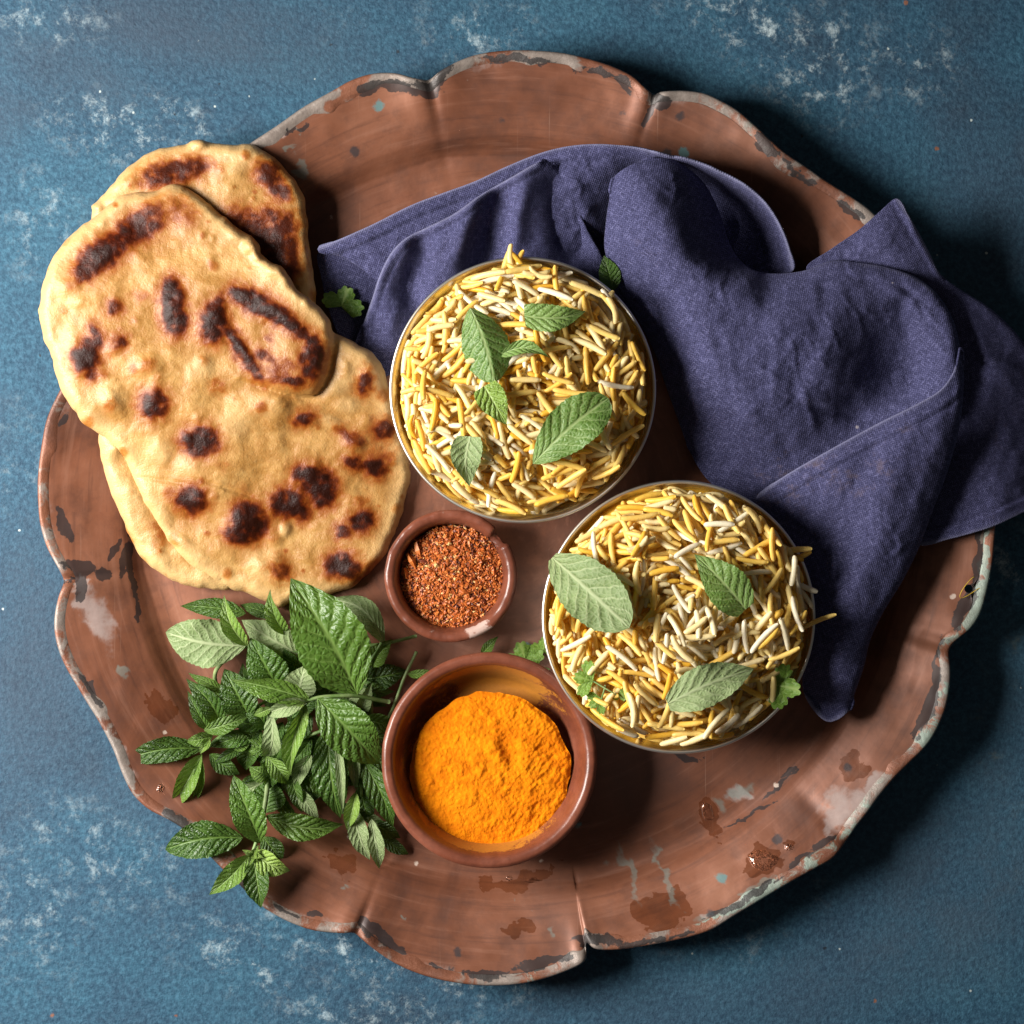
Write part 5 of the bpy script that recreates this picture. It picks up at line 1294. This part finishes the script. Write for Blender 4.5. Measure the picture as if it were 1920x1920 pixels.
zl((1445,1380), (1485,1668), 105, 'P', 19, 14, Es, fold=0.35, arch=0.10)
zl((1190,1190), (1033,1308), 90, 'D', 14, 12, Es, fold=0.3, arch=0.10)
zl((1010,1100), (1230,1260), 130, 'M', 14, 12, Es, fold=0.4, arch=0.10)
zl((1430,1400), (1605,1490), 110, 'D', 14, 11, Es, fold=0.2, arch=0.10)
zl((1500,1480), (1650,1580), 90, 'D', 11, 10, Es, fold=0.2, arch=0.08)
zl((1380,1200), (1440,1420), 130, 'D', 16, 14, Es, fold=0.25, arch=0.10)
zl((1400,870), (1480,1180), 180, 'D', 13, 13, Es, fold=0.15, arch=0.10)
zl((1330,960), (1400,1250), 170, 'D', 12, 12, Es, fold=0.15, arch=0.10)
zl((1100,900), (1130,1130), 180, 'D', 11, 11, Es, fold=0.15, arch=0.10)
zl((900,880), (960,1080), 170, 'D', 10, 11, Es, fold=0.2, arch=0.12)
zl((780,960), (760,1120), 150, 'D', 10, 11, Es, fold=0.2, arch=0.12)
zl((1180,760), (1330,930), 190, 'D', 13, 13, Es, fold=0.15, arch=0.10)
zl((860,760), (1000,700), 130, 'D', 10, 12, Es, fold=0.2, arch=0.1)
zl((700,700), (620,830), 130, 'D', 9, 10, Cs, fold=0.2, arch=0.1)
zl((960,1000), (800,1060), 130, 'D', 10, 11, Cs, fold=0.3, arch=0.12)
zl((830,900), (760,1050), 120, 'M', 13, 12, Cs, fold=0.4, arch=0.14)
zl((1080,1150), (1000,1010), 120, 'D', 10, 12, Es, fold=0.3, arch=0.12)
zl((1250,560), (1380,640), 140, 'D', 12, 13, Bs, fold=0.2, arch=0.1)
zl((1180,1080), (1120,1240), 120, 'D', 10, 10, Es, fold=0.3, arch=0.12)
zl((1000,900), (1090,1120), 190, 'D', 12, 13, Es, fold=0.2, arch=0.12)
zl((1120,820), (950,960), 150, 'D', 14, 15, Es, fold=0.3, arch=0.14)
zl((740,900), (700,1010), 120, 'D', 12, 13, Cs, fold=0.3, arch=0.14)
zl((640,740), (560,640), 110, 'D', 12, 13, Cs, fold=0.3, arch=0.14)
zl((1640,592), (1790,580), 55, 'M', 14, 17, Es, fold=0.5, arch=0.15, twist=0.8)

# leaves lying low in the shade of the bunch
fr2 = random.Random(31)
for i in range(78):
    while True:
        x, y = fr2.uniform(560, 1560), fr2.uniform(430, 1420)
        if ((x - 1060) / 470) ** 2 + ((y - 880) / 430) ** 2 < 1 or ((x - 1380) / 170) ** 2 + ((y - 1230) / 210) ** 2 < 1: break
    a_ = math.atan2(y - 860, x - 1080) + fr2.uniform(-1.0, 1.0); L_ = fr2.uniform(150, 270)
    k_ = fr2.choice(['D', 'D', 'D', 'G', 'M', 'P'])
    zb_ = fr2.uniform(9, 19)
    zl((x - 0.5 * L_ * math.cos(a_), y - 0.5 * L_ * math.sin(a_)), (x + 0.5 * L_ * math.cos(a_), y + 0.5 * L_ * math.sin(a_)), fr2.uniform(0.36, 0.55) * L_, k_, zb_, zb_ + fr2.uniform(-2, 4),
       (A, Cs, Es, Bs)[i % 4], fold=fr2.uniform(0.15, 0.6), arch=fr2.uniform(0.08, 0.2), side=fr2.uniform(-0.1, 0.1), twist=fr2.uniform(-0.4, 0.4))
stem([(1100,560,16),(1000,640,18),(900,720,18),(800,780,17)], (3.6, 2.8), Cs)
stem([(1420,760,15),(1300,860,17),(1180,900,18),(1050,960,16),(940,1080,16)], (3.6, 2.8), Ds)
stem([(1500,420,20),(1440,520,18),(1400,640,16)], (3.4, 2.8), Bs)

# ------------------------------------------------------------------ mint leaves on the rice
def rleaf(hf, base, tip, w, kind, label, up=(0.6, 0.6), **kw):
    """lay a leaf on the rice: the line base-tip is lifted just over the grains under it"""
    bx, by = base; tx, ty = tip; L = math.hypot(tx - bx, ty - by); nx, ny = -(ty - by) / L, (tx - bx) / L
    best = None; q = []
    for t in np.linspace(0.05, 0.95, 9):
        for o_ in (-0.3, 0, 0.3):
            q.append((t, hf(bx + (tx - bx) * t + nx * o_ * w, by + (ty - by) * t + ny * o_ * w) * 1000))
    q = np.array(q); A = np.stack([1 - q[:, 0], q[:, 0]], -1)
    c, *_ = np.linalg.lstsq(A, q[:, 1], rcond=None)
    lift = np.percentile(q[:, 1] - A @ c, 90)
    zb = c[0] + lift + up[0]; zt = c[1] + lift + up[1]
    o = leaf((*base, zb), (*tip, zt), w, kind, None, seed=int(base[0] + tip[1]), name='mint_leaf', **kw)
    tag(o, label, 'mint leaf', 'mint leaves scattered on the rice'); return o
rleaf(rice_ha, (881,577), (927,718), 84, 'R', 'mint leaf folded like a tent left of the white grains, upper rice bowl', fold=-0.55, arch=0.05, side=-0.04, up=(5.8, 1.8), peak=0.55)
rleaf(rice_ha, (983,592), (1098,584), 50, 'R', 'narrow bright green mint leaf highest in the upper rice bowl', fold=0.22, arch=0.10, side=0.08, up=(0.8, 2.8), cut=0.18)
rleaf(rice_ha, (937,666), (1032,672), 26, 'R', 'thin curled mint leaf seen edge-on among the white grains', fold=0.9, arch=0.10, side=-0.16, up=(1.8, 2.8), twist=0.6)
rleaf(rice_ha, (908,724), (950,797), 52, 'Y', 'torn yellow-green mint leaf in the middle of the upper rice bowl', fold=0.25, arch=0.08, up=(1.8, 0.8), cut=0.22)
rleaf(rice_ha, (999,870), (1141,746), 86, 'R', 'largest green mint leaf in the upper rice bowl, pointing up to the right', fold=0.14, arch=0.10, side=-0.03, up=(0.8, 1.8), peak=0.6)
rleaf(rice_ha, (882,818), (880,912), 56, 'P', 'pale torn mint leaf near the lower left edge of the upper rice bowl', fold=0.35, arch=0.08, side=0.08, up=(1.8, 0.8), cut=0.2, twist=0.4)
rleaf(rice_hb, (1036,1045), (1180,1177), 104, 'P', 'large pale furry mint leaf lying over the steel rim of the lower rice bowl', fold=0.12, arch=0.08, up=(3.8, 2.8), peak=0.58, cut=0.04)
rleaf(rice_hb, (1398,1143), (1302,1039), 76, 'R', 'glossy fresh green mint leaf in the upper part of the lower rice bowl', fold=0.16, arch=0.09, side=0.02, up=(0.8, 1.8), cut=0.10)
rleaf(rice_hb, (1252,1320), (1414,1254), 74, 'P', 'pale grey-green mint leaf low in the lower rice bowl', fold=0.14, arch=0.09, side=-0.04, up=(0.8, 1.8), peak=0.45, cut=0.06)

# ------------------------------------------------------------------ coriander and scraps
M_COR = mat_leaf('coriander_leaf', (0.085, 0.20, 0.018), (0.18, 0.33, 0.035), (0.28, 0.40, 0.10), 0.4, -0.4, 0.25, 1.0, 3.0)
def coriander(cx, cy, z, r_px, ang, label, span=230, tilt=(0, 0), stem_to=None, seed=0, flatten=1.0, cat='coriander leaf'):
    """fan-shaped lobed leaf: three lobes with rounded teeth"""
    rs = np.random.default_rng(seed); n = 64; k = 7
    th = np.linspace(-span / 2, span / 2, n + 1); V = []; U = []
    lob = 0.62 + 0.38 * np.abs(np.cos(np.radians(th) * 540 / span)) ** 0.7
    teeth = 1 + 0.13 * np.abs(np.sin(np.radians(th) * 11 * 180 / span)) - 0.06
    R = r_px * lob * teeth * (1 + 0.1 * rs.standard_normal(n + 1).cumsum() / 8)
    x0, y0, _ = W(cx, cy, z * 1e-3)
    for i in range(n + 1):
        for j in range(k + 1):
            q = max(j / k, 0.02); a = math.radians(ang + th[i])
            lx = R[i] * q * math.cos(a); ly = R[i] * q * math.sin(a) * flatten
            dz = 0.10 * r_px * q * math.cos(math.radians(th[i]) * 4) + 0.10 * r_px * q * q * math.sin(th[i] * 0.05 + seed) + tilt[0] * lx + tilt[1] * ly
            V.append((x0 + lx * S, y0 + ly * S, z * 1e-3 + dz * S)); U.append((q, 0.5 + 0.5 * th[i] / (span / 2)))
    o = mesh_np('coriander_leaf', V, grid_faces(n + 1, k + 1), M_COR, uv=U)
    tag(o, label, cat)
    if stem_to:
        sx, sy, sz = W(stem_to[0], stem_to[1], stem_to[2] * 1e-3)
        P = np.array([(x0, y0, z * 1e-3), ((x0 + sx) / 2, (y0 + sy) / 2, (z * 1e-3 + sz) / 2 + 0.0015), (sx, sy, sz)])
        P = resample(P * 1e4, 8, closed=False) / 1e4
        tube('stem', P, np.linspace(1.6, 1.6, len(P)) * S, M_STEM, o, 6)
    return o
coriander(640, 575, 16, 40, 70, 'coriander leaf in shadow on the napkin beside the naan', seed=4)
coriander(985, 1240, 9, 34, 105, 'coriander sprig on the tray between the turmeric dish and the lower rice bowl', seed=6, stem_to=(1030, 1255, 9))
coriander(1018, 1222, 9, 28, 80, 'smaller coriander leaf pressed against the lower rice bowl', seed=8)
zz = rice_hb(1462, 1290) * 1000
coriander(1452, 1284, zz + 1.5, 44, -10, 'bright green coriander leaf at the right edge of the lower rice bowl', seed=9, span=200, tilt=(0.15, 0.1))
zz = rice_hb(1110, 1285) * 1000
coriander(1112, 1277, zz + 2, 36, 165, 'coriander sprig with thin curved stem at the left edge of the lower rice bowl', seed=11, stem_to=(1172, 1312, zz + 2), span=170)
coriander(1128, 1310, zz + 1.2, 26, 215, 'coriander leaflet just below the thin curved coriander stem', seed=12, span=150, stem_to=(1135, 1285, zz + 2))
coriander(1160, 1292, zz + 1.6, 20, -60, 'little coriander leaflet at the end of the thin curved stem', seed=13, span=150)
o = leaf((1150, 545, 33), (1132, 478, 36), 40, 'D', None, fold=0.3, arch=0.12, seed=5, name='mint_leaf'); tag(o, 'dark mint leaf on the navy napkin just outside the upper rice bowl', 'mint leaf')
o = leaf((903, 1226, 9), (935, 1193, 13), 20, 'M', None, fold=0.6, arch=0.15, seed=6, name='mint_leaf', twist=0.5); tag(o, 'tiny curled mint leaf behind the rim of the turmeric dish', 'mint leaf')

# ------------------------------------------------------------------ stray grain, hanging thread, water drops
mh = KINDS[14][4]
for (x, y, z, yaw, pit, m) in ((1535, 1166, 49.3, 24, -0.22, 14),):
    o = bpy.data.objects.new('rice_grain', KINDS[m][4]); COL.objects.link(o)
    o.location = W(x, y, z * 1e-3); o.rotation_euler = (0, pit, math.radians(yaw)); o.scale = (1.15, 0.9, 0.9)
    tag(o, 'single yellow rice grain sticking out over the right rim of the lower bowl', 'rice grain')
for root, lst in ((rice_a, ((964,489,47.8,100,0.12,8),(958,498,46.5,50,0.05,15),(976,497,47.0,130,0.15,22),(946,504,46.5,75,0.1,16),(990,505,46.5,145,0.1,9),(1136,570,46.0,60,0.25,10),(1150,590,45.5,110,0.1,17))),
                  (rice_b, ((1487,1032,48.5,5,0.15,16),(1476,1043,48.0,-15,0.1,23),(1486,1047,46.8,20,0.05,15),(1507,1098,46.8,-25,0.05,1),(1500,1112,46.4,-50,0.05,2)))):
    for x, y, z, yaw, pit, m in lst:
        o = bpy.data.objects.new('rice_grain', KINDS[m][4]); COL.objects.link(o); o.parent = root
        o.location = W(x, y, z * 1e-3); o.rotation_euler = (0, -pit, math.radians(yaw))
th = np.linspace(0, 1, 30)
pts = [W(1817 + 16 * math.cos(6.5 * t) + 10 * t - 6, 1104 - 14 * math.sin(7 * t + 1) + 24 * t - 10, 0.0262 + 0.0012 * math.sin(5 * t)) for t in th]
tag(tube('yellow_thread', pts, [0.00018] * 30, mat_plain('yellow_thread', (0.62, 0.40, 0.03))), 'wisp of yellow thread caught in the hole near the right rim of the tray', 'thread')

def drop(cx, cy, rx, ry, ang, h, seed, label):
    rs = np.random.default_rng(seed); n, k = 40, 9; a = math.radians(ang)
    th = np.linspace(0, 2 * PI, n, endpoint=False)
    rr = 1 + 0.22 * fbm(np.cos(th) * 1.3 + seed, np.sin(th) * 1.3, 1.0, 3, seed)
    q = np.concatenate([[0.01], np.linspace(0.12, 1, k)])
    X = q[:, None] * rr[None] * rx * np.cos(th)[None]; Y = q[:, None] * rr[None] * ry * np.sin(th)[None]
    PX = cx + X * math.cos(a) - Y * math.sin(a); PY = cy + X * math.sin(a) + Y * math.cos(a)
    zt = tray_z(PX, PY); k_ = S
    pz = tray_surface(np.stack([PX, PY], -1), np.interp(zt, [0.0058, 0.0062, 0.0070, 0.0088, 0.0125, 0.0145, 0.0163, 0.02, 0.0238, RIM_Z], [4, 1.3, 1.16, 1.08, 1.0, 0.93, 0.8, 0.5, 0.2, 0]))
    Z = pz + h * (1 - q[:, None] ** 2.2) ** 0.7 - 0.00012
    o = mesh_np('water_drop', Wa(PX, PY, Z).reshape(-1, 3), grid_faces(len(q), n, True)[:, ::-1], M_WATER)
    tag(o, label, 'water drop', 'water drops on the copper tray')
drop(1326, 1522, 11, 20, -20, 0.0013, 3, 'long bead of water on the copper below the lower rice bowl')
drop(1430, 1612, 27, 20, 10, 0.0011, 5, 'broad flat water drop near the lower right of the tray')
drop(1478, 1588, 8, 7, 0, 0.0010, 7, 'small round water drop right beside the broad flat drop')
drop(955, 1645, 8, 7, 0, 0.0007, 8, 'tiny water drop just below the turmeric dish')
drop(1000, 1650, 14, 7, -10, 0.0006, 9, 'thin water streak below and right of the turmeric dish')
drop(300, 1478, 6, 9, 10, 0.0009, 10, 'small water drop on the tray edge left of the mint tips')
